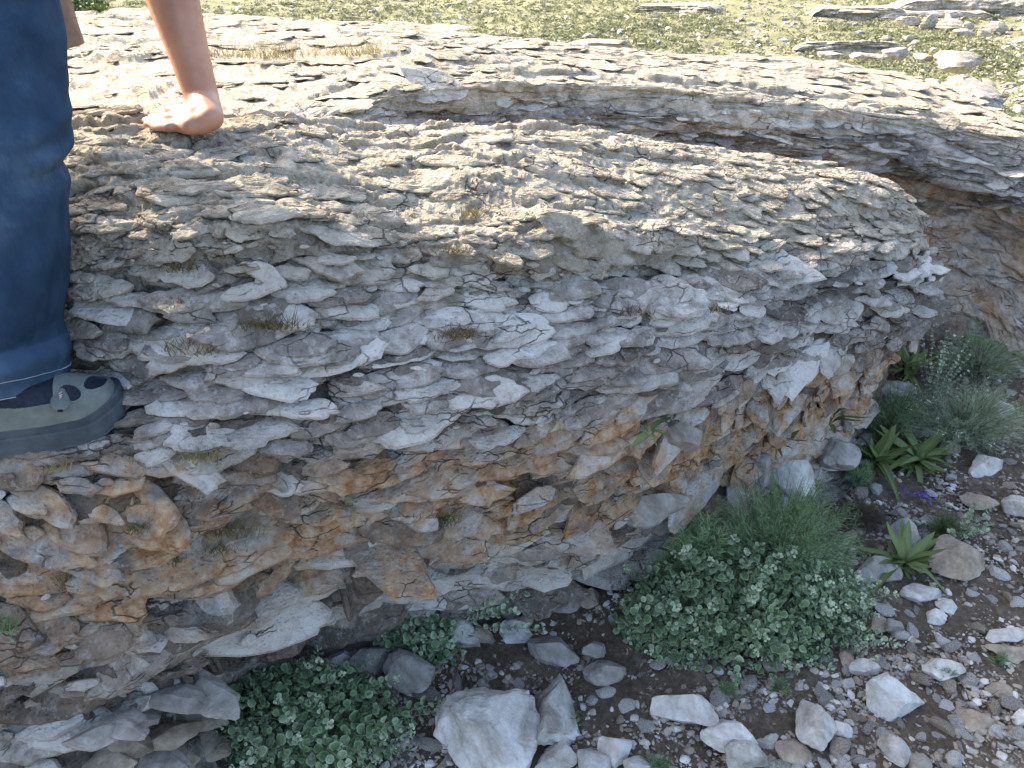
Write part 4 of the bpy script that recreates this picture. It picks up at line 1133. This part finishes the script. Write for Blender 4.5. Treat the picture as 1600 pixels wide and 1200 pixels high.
rosette("spreading strap leaved rosette right of the tall one", gnd(1428, 728), 34, .14, 43, 1, .25, .9)
rosette("grey green strap leaved plant tucked directly under the rock's nose", gnd(1415, 592), 22, .14, 44, 1, .3, 1.3)
rosette("dark leafy rosette at the foot of the far ochre rock face", gnd(1545, 505), 22, .17, 45, 1, .05, 1.2)
rosette("yellow green leaves at the far rock's foot near the right edge", gnd(1570, 555), 14, .15, 46, 1, .35, .9)
def on_rock(px, py): return surf(px, py)+np.array([0, 0, -.004])
rosette("small rosette growing on the broken ledge left of the strap leaved ones", on_rock(1215, 700), 8, .105, 47, 1, .15, 1.0)
rosette("few dark green leaves sprouting by the grey leaning block", on_rock(1300, 665), 6, .10, 48, 1, .12, .6)
rosette("small leafy sprout in the shaded hollow under the near rock's lip", on_rock(1018, 676), 8, .065, 49, 1, .1, .5)

# purple flower
r = np.random.default_rng(3)
fo = gnd(1440, 790); pf = thing("purple_flower", "purple flowers behind the round grey stone", "flower", fo)
q = r.normal(0, 1, (60, 3))*np.array([.018, .010, .006])+np.array([0, .01, .03])
q[::4] += np.array([-.035, .02, -.005])
leaves(pf, 'lance', PETAL_P, q, r.normal(size=q.shape), r.normal(size=q.shape)+[0, 0, 1], np.full(60, .013), r.uniform(.2, .8, 60), 24, "petals", "petal")
tubes(pf, [np.array([[0, 0, 0], [x*.5, y*.5, .015], [x, y, .03]]) for x, y in r.normal(0, .012, (8, 2))], .0012, STEM, "stems", .2, 4)

def grass_tuft(label, org, n, h, spread, seed, mat=GRASS_DRY, tone=.5, name="grass_tuft"):
    r = np.random.default_rng(seed); VV = []; FF = []; TT = []; off = 0
    for _ in range(n):
        b0 = r.normal(0, 1, 3)*np.array([spread[0], spread[1], 0]); d = np.array([r.normal(0, .5), r.normal(0, .5), 1])*h*r.uniform(.4, 1.1)
        bend = r.normal(0, .35, 3)*h*np.array([1, 1, .2]); w_ = np.array([r.uniform(.0005, .0011), 0, 0])
        t = np.linspace(0, 1, 5)[:, None]; c = b0+d*t+bend*t*t
        ww = w_*(1-t*.85)
        VV.append(np.concatenate([c-ww, c+ww])); 
        for i in range(4): FF.append([off+i, off+i+1, off+5+i+1, off+5+i])
        off += 10; TT += [np.clip(tone+r.normal(0, .2), 0, 1)]*10
    return thing(name, label, "grass", org, None, mesh_np(name, np.concatenate(VV), np.array(FF), [mat], dict(tone=TT)))
for k, (px, py, n, h, sp, tone, lab, m) in enumerate([
 (430, 512, 130, .028, (.03, .006), .12, "dry dark grass in the crack at the upper left of the shaded rock face", GRASS_DRY),
 (292, 545, 130, .032, (.02, .006), .15, "dry tangled grass tuft in the hollow left of the pale blue slab", GRASS_DRY),
 (285, 420, 60, .018, (.02, .005), .15, "small dry tuft in the dark gap below the sunlit plates on the left", GRASS_DRY),
 (270, 470, 60, .018, (.02, .005), .15, "thin dark tuft right of the knee on the shaded plates", GRASS_DRY),
 (745, 330, 70, .020, (.012, .006), .35, "grey dry tuft in the notch at the middle of the sunlit crest", GRASS_DRY),
 (700, 395, 60, .016, (.016, .006), .2, "small dark tuft below the notch in the middle of the rock", GRASS_DRY),
 (715, 520, 110, .022, (.02, .006), .25, "wiry dry tuft in the centre of the shaded face", GRASS_DRY),
 (990, 485, 60, .020, (.02, .006), .2, "dark tuft in the groove right of the centre plates", GRASS_DRY),
 (320, 715, 110, .030, (.018, .008), .5, "straw coloured tuft on the ledge right of the shoe slab", GRASS_DRY),
 (345, 838, 150, .034, (.03, .008), .45, "dry brown tuft above the ochre plates at lower left", GRASS_DRY),
 (110, 915, 80, .030, (.015, .008), .3, "thin dry tuft on the lower left face by the ochre plate", GRASS_DRY),
 (95, 735, 40, .026, (.01, .005), .6, "few straw blades under the shoe slab", GRASS_DRY),
 (1120, 480, 60, .014, (.02, .005), .15, "dark tuft in the groove on the right part of the face", GRASS_DRY),
 (345, 862, 70, .016, (.02, .008), .3, "low green moss tuft below the dry brown one", LEAF_R),
 (215, 828, 60, .014, (.012, .006), .2, "small green moss tuft on the lower left plates", LEAF_R),
 (275, 878, 60, .014, (.012, .006), .3, "green moss tuft above the ochre slab at lower left", LEAF_R),
 (10, 975, 120, .028, (.015, .012), .15, "dark green tuft at the left edge of the lower face", LEAF_F),
 (700, 818, 90, .030, (.015, .01), .05, "dark green tuft in the shaded hollow left of the tan block", LEAF_F),
 (655, 805, 70, .014, (.02, .008), .15, "green moss strip at the left of the shaded hollow", LEAF_R),
]):
    grass_tuft(lab, on_rock(px, py), n, h, sp, 600+k, m, tone)
def surfB(px, py, rad=6):
    m = (np.abs(q2x-px) < rad) & (np.abs(q2y-py) < rad)
    if not m.any(): return Pz(px, py, 1.1)
    d = np.where(m, project(posB)[2], 99); k = np.unravel_index(np.argmin(d), d.shape); return posB[k].copy()
for k, (px, py, n, h, sp, tone, lab) in enumerate([
 (430, 84, 160, .05, (.06, .02), .45, "yellow green grass growing along the crack right of the arm"),
 (340, 84, 80, .04, (.04, .02), .35, "grass blades in the crack just right of the forearm"),
 (535, 82, 120, .05, (.05, .015), .5, "yellow green grass at the right end of the dark crack"),
 (580, 76, 60, .04, (.03, .015), .6, "thin tuft of yellow grass beyond the right end of the crack")]):
    grass_tuft(lab, surfB(px, py), n, h, sp, 640+k, GRASS_DRY, tone)
g_ = np.array([0, 0, 0.])
tufts("green_weed", [Pz(132, 12, .95)+RNG.normal(0, .07, 3)*np.array([1, .5, .2]) for _ in range(60)], [.05]*60, LEAF_R, 22).name = "green_weed"
o = bpy.data.objects["green_weed"]; o["label"] = "bright green weed beyond the rock between sleeve and arm"; o["category"] = "plant"

# dead twigs and litter on the soil and in the crevices
pp = []; r = np.random.default_rng(77)
for _ in range(1500):
    x = r.uniform(560, 1600); y = r.uniform(560, 1210)
    if y < base_line(x)+2: continue
    if r.random() > .25+.75*float(vnoise(np.array(x/60.), np.array(y/50.), 97) > .5): continue
    c = ground_at(x, y)+np.array([0, 0, .005]); d = r.normal(size=3)*np.array([1, 1, .25])*r.uniform(.006, .022)
    pp.append(np.array([c-d, c+r.normal(0, .003, 3), c+d]))
tubes(None, pp, .0009, LITTER, "twig_litter", .5, 3, "stuff")
# dark peaty root mass under the rock's right foot
feathery("dead_root_mass", "black brown tangle of dead roots between the big bush and the round grey stone", "plant", gnd(1345, 815), 260, (.10, .07, .06), 91, LITTER, .05, .03, 10)

# ================================================================== PERSON
def mat_denim():
    t = NT("denim", 0.85, 0.2)
    mp = t.co((900, 900, 900)); w1 = t.n.new("ShaderNodeTexWave"); w1.wave_type = 'BANDS'; w1.bands_direction = 'DIAGONAL'
    w1.inputs["Scale"].default_value = 420; w1.inputs["Distortion"].default_value = 1.5; t.l.new(t.tc.outputs["Object"], w1.inputs["Vector"])
    fade = t.noise(7, 4, .6); streak = t.noise(300, 3, .6, 0, t.co((1, 1, .12)))
    v = t.math('ADD', t.math('MULTIPLY', fade, .86), t.math('MULTIPLY', streak, .14))
    col = t.ramp(v, [(.35, (.014, .032, .062)), (.52, (.030, .062, .108)), (.68, (.085, .135, .19))])
    col = t.mix(t.attr("tone"), col, (.10, .17, .27))
    return t.out(col, t.bump(t.math('ADD', w1.outputs[0], t.noise(60, 4, .6)), .0012, .5))
def mat_plain(name, c0, c1, scale=40, rough=.8, bump=.001, spec=.3, sss=0):
    t = NT(name, rough, spec)
    col = t.ramp(t.noise(scale, 5, .6), [(.35, c0), (.65, c1)])
    if sss:
        t.b.inputs["Subsurface Weight"].default_value = sss; t.b.inputs["Subsurface Radius"].default_value = (.01, .004, .002)
    return t.out(col, t.bump(t.noise(scale*6, 4, .6), bump, .6))
DENIM = mat_denim()
SKIN = mat_plain("skin", (.40, .19, .115), (.50, .26, .165), 14, .5, .0007, .4, .12)
KHAKI = mat_plain("brown_cloth", (.19, .135, .10), (.27, .20, .15), 30, .9)
SUEDE = mat_plain("grey_green_suede", (.115, .13, .115), (.19, .21, .185), 22, .85, .0008)
RUBBER = mat_plain("dark_sole", (.035, .045, .055), (.085, .10, .11), 18, .7, .0010)
MESHC = mat_plain("dark_mesh_cloth", (.008, .011, .020), (.020, .026, .040), 120, .7)
SOCK = mat_plain("mauve_sock", (.13, .10, .115), (.20, .16, .17), 60, .95)
PALE = mat_plain("pale_thread", (.42, .47, .55), (.55, .60, .66), 200, .8)
PINK = mat_plain("pinkish_print", (.55, .40, .42), (.70, .55, .55), 200, .7)
HAIR = mat_plain("dark_hair", (.02, .014, .010), (.05, .035, .025), 60, .6)

def remeshed(name, blobs, voxel, mat, parent, smooth_it=4):
    """blobs: chains [(point, radius) ...] and ellipsoids, melted into one skin"""
    VV = []; FF = []; off = 0
    v0, f0 = ICO[2]
    for ch in blobs:
        if isinstance(ch, tuple):                       # ellipsoid: (centre, radii, matrix)
            c, rr, Mx = ch; v = (ICO[3][0]*np.array(rr))@np.array(Mx).T+np.array(c); VV.append(v); FF.append(ICO[3][1]+off); off += len(v); continue
        for (a, ra), (c, rc) in zip(ch[:-1], ch[1:]):
            a = np.array(a, float); c = np.array(c, float); n = max(2, int(np.linalg.norm(c-a)/(.35*min(ra, rc)))+1)
            for t in np.linspace(0, 1, n):
                v = v0*(ra+(rc-ra)*t)+a+(c-a)*t; VV.append(v); FF.append(f0+off); off += len(v)
    me = mesh_np(name, np.concatenate(VV), np.concatenate(FF), [mat])
    o = link(name, me, parent)
    m = o.modifiers.new("r", 'REMESH'); m.mode = 'VOXEL'; m.voxel_size = voxel; m.use_smooth_shade = True
    s = o.modifiers.new("s", 'SMOOTH'); s.iterations = smooth_it; s.factor = .5
    dg = bpy.context.evaluated_depsgraph_get(); ev = o.evaluated_get(dg)
    me2 = bpy.data.meshes.new_from_object(ev); o.modifiers.clear(); o.data = me2
    for p in me2.polygons: p.use_smooth = True
    if not me2.materials: me2.materials.append(mat)
    return o

SOLE = P(60, 700, 1.17); SOLEZ = float(np.max([surf(x, y)[2] for x in (30, 80, 130, 170) for y in (700, 715, 725)]))
SOLEZ = min(SOLEZ, float(SOLE[2])+.03)
hp = surf(318, 200); hz = float(np.percentile([surf(x, y)[2] for x in (235, 250, 265, 280, 310, 335) for y in (190, 196, 203)], 85))+.004
PER = np.array([-.85, 1.05, SOLEZ])
person = thing("person", "person in blue jeans and grey green shoe, one bare arm leaning on the sunlit rock", "person", PER)
rel = lambda q: np.asarray(q, float)-PER
HD = float(project(np.array([*hp[:2], hz]))[2])
H = lambda x, y, dd=0.: P(x, y, HD+dd)
def Hz(x, z_, y):                      # hand points at picture column x, row y, given height
    p = Pz(x, y, z_); return p
wrist = H(317, 158, .0); elbow = H(248, -75, -.03); shoulder = np.array([-.70, 1.52, 1.80])
r_sh = np.array([-.86, 1.42, 1.86]); r_el = P(100, 42, 1.34); r_ha = np.array([-.98, 1.18, 1.26])
pel = np.array([-1.02, 1.10, 1.66]); chest = np.array([-.84, 1.42, 1.84]); neck = np.array([-.70, 1.60, 1.92]); head = np.array([-.62, 1.68, 1.98])
ankL = np.array([*P(8, 600, 1.17)[:2], SOLEZ+.09]); kneeL = P(5, 232, 1.09); hipL = pel+np.array([.07, -.04, -.05])
ankR = np.array([-1.22, 1.02, SOLEZ+.09]); kneeR = np.array([-1.18, 1.06, SOLEZ+.47]); hipR = pel+np.array([-.09, .04, -.05])
# hand: palm flat, fingers to the left, thumb on the far side
palm_c = Hz(303, hz+.016, 190)
heel = Hz(330, hz+.022, 184)
fing = []
def HS(x, y, lift):
    q = Hz(x, hz, y); z = hz
    for _ in range(3):
        z = .35*hz+.65*float(np.clip(surf(x, y+3, 4)[2], hz-.02, hz+.012)); q = Hz(x, z+lift, y)
    return q
def finger(x0, y0, x1, y1, r0):
    a = HS(x0, y0, r0*1.25); m1 = HS(x0*.60+x1*.40, y0*.6+y1*.4, r0*1.45); m2 = HS(x0*.28+x1*.72, y0*.3+y1*.7, r0*1.15); c = HS(x1, y1, r0*.8)
    return [(rel(a), r0*1.12), (rel(m1), r0), (rel(m2), r0*.92), (rel(c), r0*.74)]
body_parts = [
    [(rel(shoulder), .058), (rel(elbow+[0, 0, .02]), .047), (rel(elbow), .046), (rel(elbow*.72+wrist*.28), .0485), (rel(elbow*.35+wrist*.65), .038), (rel(wrist), .0310), (rel(wrist*.45+heel*.55), .0270), (rel(heel), .0225)],
    *[[(rel(wrist*.55+heel*.45+[-.004*q_, .004*q_, 0]), .024), (rel(HS(298, yk-1, .016)), .0165), (rel(HS(278, yk, .0105)), .0108)] for q_, yk in enumerate((198, 193, 187, 182))],
    finger(279, 198, 240, 199, .0092), finger(279, 193, 229, 194, .0098), finger(279, 187, 227, 188, .0100), finger(281, 182, 236, 182, .0094),
    [(rel(heel), .0225), (rel(HS(316, 193, .020)), .0205), (rel(HS(298, 196, .016)), .017)],
    [(rel(wrist*.5+heel*.5), .022), (rel(HS(302, 180, .026)), .0165), (rel(HS(288, 175, .026)), .0120), (rel(HS(276, 172, .022)), .0108), (rel(HS(264, 171, .014)), .0088)],
    [(rel(HS(300, 182, .020)), .015), (rel(HS(288, 181, .016)), .012)],
    [(rel(chest), .11), (rel((chest+pel)/2), .115), (rel(pel), .12)],
    [(rel(chest), .09), (rel(shoulder), .060)], [(rel(chest), .09), (rel(r_sh), .060)],
    [(rel(chest), .07), (rel(neck), .052), (rel(head), .055)],
    [(rel(r_sh), .050), (rel(r_el+[-.012, 0, .02]), .034), (rel(r_el+[-.012, 0, 0]), .032), (rel(r_ha), .028)],
    (rel(head+np.array([.03, .03, .03])), (.075, .085, .105), Matrix.Rotation(.5, 3, 'X')),
    [(rel(head+[.075, .095, .0]), .014), (rel(head+[.09, .11, -.01]), .012)],
    [(rel(head+[-.05, .03, .03]), .016), (rel(head+[-.06, .02, .04]), .014)], [(rel(head+[.11, .0, .03]), .014), (rel(head+[.115, -.01, .04]), .012)],
    [(rel(hipL), .085), (rel(kneeL), .055), (rel(kneeL*.6+ankL*.4), .052), (rel(ankL), .034)],
    [(rel(hipR), .085), (rel(kneeR), .055), (rel(kneeR*.6+ankR*.4), .052), (rel(ankR), .034)],
]
remeshed("body", body_parts, .0045, SKIN, person, 5)
remeshed("hair", [(rel(head+np.array([.02, .02, .055])), (.084, .092, .095), Matrix.Rotation(.5, 3, 'X'))], .008, HAIR, person, 2)

def loft(name, rings, mat, parent, cap=True, tone=None, attrs=True):
    rings = np.array(rings); k, n, _ = rings.shape
    i = np.arange(k*n).reshape(k, n); j = np.roll(i, -1, 1)
    q = np.stack([i[:-1], j[:-1], j[1:], i[1:]], -1).reshape(-1, 4)
    return link(name, mesh_np(name, rings.reshape(-1, 3), q, [mat], dict(tone=(tone if tone is not None else np.zeros(k*n)))), parent)

def trouser_leg(contour, left_w, hip, seed, dd):
    """contour: picture positions (x, y) of the leg's right edge"""
    n = 120; k = 260; a = np.arange(n)/n*2*math.pi
    ys = np.linspace(contour[0][1], contour[-1][1], k)
    return ys
# standing leg: right edge follows the photo
ctr = [(-300, 70), (-100, 76), (0, 80), (60, 90), (150, 97), (210, 103), (240, 101), (262, 94), (285, 102), (330, 101), (430, 97), (500, 88), (525, 88), (550, 95), (575, 96), (596, 92)]
cy_ = [c[0] for c in ctr]; cx_ = [c[1] for c in ctr]
k = 300; n = 128; a = np.arange(n)/n*2*math.pi
ys = np.linspace(-300, 604, k); rings = []; tone = []
for i_, y in enumerate(ys):
    d = np.interp(y, [-300, 0, 232, 450, 604], [1.02, 1.08, 1.09, 1.13, 1.17])
    edge = np.interp(y, cy_, cx_); rad = np.interp(y, [-300, 0, 200, 300, 450, 604], [.098, .088, .084, .083, .088, .096])
    e = P(edge, y, d); c = e+np.array([-rad, 0, 0])
    t = y/60.
    fold = .0015*np.sin(a*3+t*.6)+.0045*fbm(a*2.2+3, np.full(n, y/55.), 3, 411)
    kn = math.exp(-((y-235)/70)**2)
    fold = fold+kn*.0034*np.sin(y/9.5+2.2*np.sin(a*1.0+.6))*(.4+.6*np.cos(a-.2))
    lo = math.exp(-((y-545)/45)**2)
    fold = fold+lo*.0045*np.sin(y/11.+2.5*np.sin(a+1.2))*(.5+.5*np.cos(a+.5))
    vf = .004*fbm(a*4, np.full(n, y/140.), 2, 420)
    rr = rad+fold+vf
    slope = .034*float(sstep(430, 604, y))
    ring = np.stack([c[0]+rr*np.cos(a), c[1]+rr*np.sin(a)*1.02, c[2]-slope*np.sin(a)], -1)
    rings.append(ring-PER)
rings = np.array(rings)
rings[0] = rings[0]*1.0
# hem turned in
inn = rings[-1].copy(); cc = inn.mean(0); inn2 = cc+(inn-cc)*.95; inn3 = inn2+np.array([0, 0, .05])
rings = np.concatenate([rings, [inn2], [inn3]])
hemtone = np.zeros((len(rings), n)); hemtone[-28:-2] = .16
legL = loft("jeans", rings, DENIM, person, tone=hemtone.ravel())
# stitched seam lines round the hem
def ring_tube(name, ring, r0, mat):
    ring = np.array(ring); ring = np.concatenate([ring, ring[:1]]); cc = ring.mean(0); out = ring+(ring-cc)/np.linalg.norm(ring-cc, axis=1, keepdims=True)*.0006
    return tubes(person, [out], r0, mat, name, .5, 5)
ring_tube("hem_edge", rings[-3], .0011, PALE); ring_tube("hem_stitch", rings[-3-9], .0008, PALE)
# rest of the jeans: hips and the other leg
remeshed("jeans", [[(rel(hipL), .108), (rel(hipL*.55+kneeL*.45), .100), (rel(hipL*.4+kneeL*.6), .09)], [(rel(hipR), .108), (rel(kneeR), .085), (rel(kneeR*.5+ankR*.5), .08), (rel(ankR+[0, 0, .03]), .085)],
                   [(rel(pel+[.03, .02, .04]), .150), (rel(pel), .155)]], .010, DENIM, person, 6).name = "jeans_seat"
# jacket with sleeves
remeshed("jacket", [[(rel(pel+[.03, .05, .03]), .150), (rel((pel+chest)/2), .155), (rel(chest), .150)], [(rel(chest), .11), (rel(shoulder), .085), (rel(shoulder*.35+elbow*.65), .066)],
                    [(rel(chest), .11), (rel(r_sh), .082)]], .008, KHAKI, person, 8)
sl0 = r_sh; sl1 = P(94, 80, 1.34)
rg = []
for t in np.linspace(0, 1, 70):
    c = sl0*(1-t)+sl1*t; rad = .078*(1-t)+.043*t
    an = np.arange(64)/64*2*math.pi
    rr = rad+.004*np.sin(an*2+t*9)+.004*fbm(an*2, np.full(64, t*7), 3, 433)
    rg.append(np.stack([c[0]+rr*np.cos(an), c[1]+rr*np.sin(an), c[2]+.012*np.cos(an)*t], -1)-PER)
rg = np.array(rg); cc = rg[-1].mean(0)
rg = np.concatenate([rg, [cc+(rg[-1]-cc)*.93], [cc+(rg[-1]-cc)*.90+[0, 0, .07]]])
loft("sleeve", rg, KHAKI, person); ring_tube("sleeve_stitch", rg[-8], .0008, KHAKI)

# shoe ---------------------------------------------------------------
toe = Pz(198, 648, SOLEZ+.0); axv = toe-Pz(0, 686, SOLEZ); axv /= np.linalg.norm(axv); LL = .305
side = np.array([-axv[1], axv[0], 0]); side *= -1                  # towards the camera
def shoe(toe, axv, side, LL, parent, flip=1):
    ku, kv = 260, 200
    heel_ = toe-axv*LL
    S = np.linspace(0, 1, ku)
    wid = np.interp(S, [0, .01, .04, .12, .3, .5, .7, .82, .90, .95, .98, .993, 1], [.002, .012, .022, .033, .037, .040, .050, .051, .045, .035, .023, .013, .002])
    offs = np.interp(S, [0, .3, .6, .8, 1], [0, 0, .0, -.004, -.012])
    def slab(name, z0, z1, grow, mat, wave=0):
        rg = []
        for t in np.linspace(0, 1, 10):
            z = z0+(z1-z0)*t; g = grow*(1-.3*abs(t-.4))
            ring = []
            w_ = wid+g
            up_ = .012*sstep(.82, 1, S)
            ex = (S-.5)*(1+2*g/LL)+.5
            Lp = heel_+axv*(ex*LL)[:, None]+side*(offs+w_)[:, None]; Rp = heel_+axv*(ex*LL)[:, None]+side*(offs-w_)[:, None]
            Lp[:, 2] = SOLEZ+z+up_; Rp[:, 2] = SOLEZ+z+up_
            ring = np.concatenate([Lp, Rp[::-1]])
            rg.append(ring-PER)
        rg = np.array(rg); c0 = rg[0].copy(); 
        o = loft(name, rg, mat, parent)
        kk, nn = rg.shape[:2]
        # caps
        me = o.data; V = np.array([v.co[:] for v in me.vertices])
        q = [[p.vertices[i] for i in range(4)] for p in me.polygons]
        for base in ((kk-1)*nn, 0):
            for i in range(ku-1): q.append([base+i, base+i+1, base+nn-2-i, base+nn-1-i])
        o.data = mesh_np(name, V, np.array(q), [mat], dict(tone=np.zeros(len(V))), smooth=True)
        return o
    sole = slab("sole", -.006, .023, .006, RUBBER); slab("midsole", .0225, .036, .0035, RUBBER)
    # upper: half-tube sections, top profile rising to the ankle
    topz = np.interp(S, [0, .03, .1, .25, .40, .52, .62, .75, .88, .96, 1], [.040, .084, .100, .098, .108, .110, .096, .082, .068, .055, .038])
    V = np.zeros((ku, kv, 3)); ang = np.linspace(0, math.pi, kv)
    open_ = np.zeros((ku, kv), bool)
    for i, s in enumerate(S):
        w_ = wid[i]*(1.04); c_ = np.cos(ang); s_ = np.sin(ang)**.72
        pw = np.sign(c_)*np.abs(c_)**.8
        V[i] = heel_+axv*(s*LL)+side*(offs[i]+pw*w_)[:, None]
        V[i][:, 2] = SOLEZ+.026+s_*(topz[i]-.026)+.010*float(sstep(.82, 1, s))*(1-s_)
    # zones
    Sg = S[:, None]+0*ang; Ag = ang[None, :]/math.pi+0*Sg          # Ag 0 = camera side, 1 = far side
    def oval(s0, a0, rs, ra, tilt=0):
        x = (Sg-s0)/rs; y = (Ag-a0)/ra; return (x+tilt*y)**2+y**2
    h1 = oval(.805, .33, .042, .10, .25); h2 = oval(.905, .50, .042, .13, -.45)
    hole = np.minimum(h1, h2)
    collar = (Sg < .735) & (Ag > .20+.05*np.sin(Sg*9)) & (Ag < .85)
    nz = fbm(Sg*30, Ag*20, 3, 450)*.0008
    dz = np.where(hole < 1, -.0045*(1-np.clip(hole, 0, 1)**3), 0)+np.where((hole >= 1) & (hole < 1.5), .0010, 0)
    dz = dz+np.where(collar, -.0025, 0)+nz
    ctr_ = V.mean(1, keepdims=True); ctr_[..., 2] = SOLEZ+.02
    nn = V-ctr_; nn /= np.linalg.norm(nn, axis=2, keepdims=True)+1e-9
    V = V+nn*dz[..., None]-PER
    i = np.arange(ku*kv).reshape(ku, kv); q = np.stack([i[:-1, :-1], i[:-1, 1:], i[1:, 1:], i[1:, :-1]], -1).reshape(-1, 4)
    hm = (hole[:-1, :-1] < 1).ravel(); cm = collar[:-1, :-1].ravel() & ~hm
    mi = np.zeros(len(q), int); Vf = V.reshape(-1, 3)
    for nm, msk, mt in (("shoe_upper", ~hm & ~cm, SUEDE), ("mesh_opening", hm, MESHC), ("shoe_collar", cm, MESHC)):
        qq = q[msk]; u, qi = np.unique(qq, return_inverse=True); qi = qi.reshape(qq.shape)
        link(nm, mesh_np(nm, Vf[u], qi, [mt]), parent)
    return V, S, ang
Vs, Ss, As = shoe(toe, axv, side, LL, person)
# padded collar, sock and instep tab
def sec(s, agl, out=0.0):
    i = int(s*259); j = int(agl*199); return Vs[i, j]+np.array([0, 0, out])
anc = rel(ankL)
rg = []
for t in np.linspace(0, 1, 20):
    an = np.arange(48)/48*2*math.pi; c = anc+np.array([.01-.012*t, 0, -.04+.085*t]); rr = .044-.004*t
    rg.append(np.stack([c[0]+rr*1.15*np.cos(an), c[1]+rr*np.sin(an), c[2]+0*an], -1))
loft("sock", rg, SOCK, person)
rg = []
for t in np.linspace(0, 1, 26):
    an = np.arange(64)/64*2*math.pi; c = anc+np.array([.012-.006*t, 0, -.066+.056*t]); rr = .050+.004*math.sin(t*3.1)-.003*t
    rg.append(np.stack([c[0]+rr*1.35*np.cos(an), c[1]+rr*.92*np.sin(an), c[2]+.016*t*np.cos(an*1)+.008*t*np.cos(2*an)], -1))
rg = np.array(rg); cc = rg[-1].mean(0); rg = np.concatenate([rg, [cc+(rg[-1]-cc)*.93]])
loft("shoe_collar", rg, MESHC, person); ring_tube("collar_trim", rg[-2], .0012, SOCK)
tab_t = rel(P(95, 604, 1.145)); tab_b = rel(P(94, 642, 1.105))
rg = []; nrm_t = rel(np.array([0, 0, CAMZ]))-tab_b; nrm_t /= np.linalg.norm(nrm_t)
ax_t = tab_b-tab_t; lt = np.linalg.norm(ax_t); ax_t /= lt; sd_t = np.cross(ax_t, nrm_t); sd_t /= np.linalg.norm(sd_t); nrm_t = np.cross(sd_t, ax_t)
if nrm_t.dot(rel(np.array([0, 0, CAMZ]))-tab_b) < 0: nrm_t *= -1
for t in np.linspace(0, 1, 24):
    w_ = .0125*math.sqrt(max(0, 1-((t-.62)/.40)**2)) if t > .62 else .0045+.0080*float(sstep(0, .62, t))
    w_ = max(w_, .0008); an = np.arange(24)/24*2*math.pi
    c = tab_t+ax_t*lt*t
    rg.append(c+sd_t*(w_*np.cos(an))[:, None]+nrm_t*(.004*np.sin(an)*min(1, w_/.006))[:, None])
loft("instep_tab", rg, SUEDE, person)
ctb = tab_t+ax_t*lt*.50+nrm_t*.0052
sq = [(-.9, -.2), (-.5, .4), (-.2, -.4), (.05, .35), (.25, -.35), (.45, .35), (.7, -.1), (.9, .3)]
tubes(person, [np.array([ctb+ax_t*.010*u_+sd_t*.0045*v_ for u_, v_ in sq]), np.array([ctb+ax_t*.010*(u_+.15)+sd_t*.0035*(-v_)+nrm_t*.0004 for u_, v_ in sq[2:6]])], .0009, PINK, "stitched_mark", .5, 5)
# the other shoe stands out of the picture on the same ledge
remeshed("other_shoe", [[(rel([ankR[0]-.05, ankR[1], SOLEZ+.045]), .042), (rel([ankR[0]+.10, ankR[1]+.02, SOLEZ+.04]), .042), (rel([ankR[0]+.19, ankR[1]+.03, SOLEZ+.032]), .034)]], .008, SUEDE, person, 3)
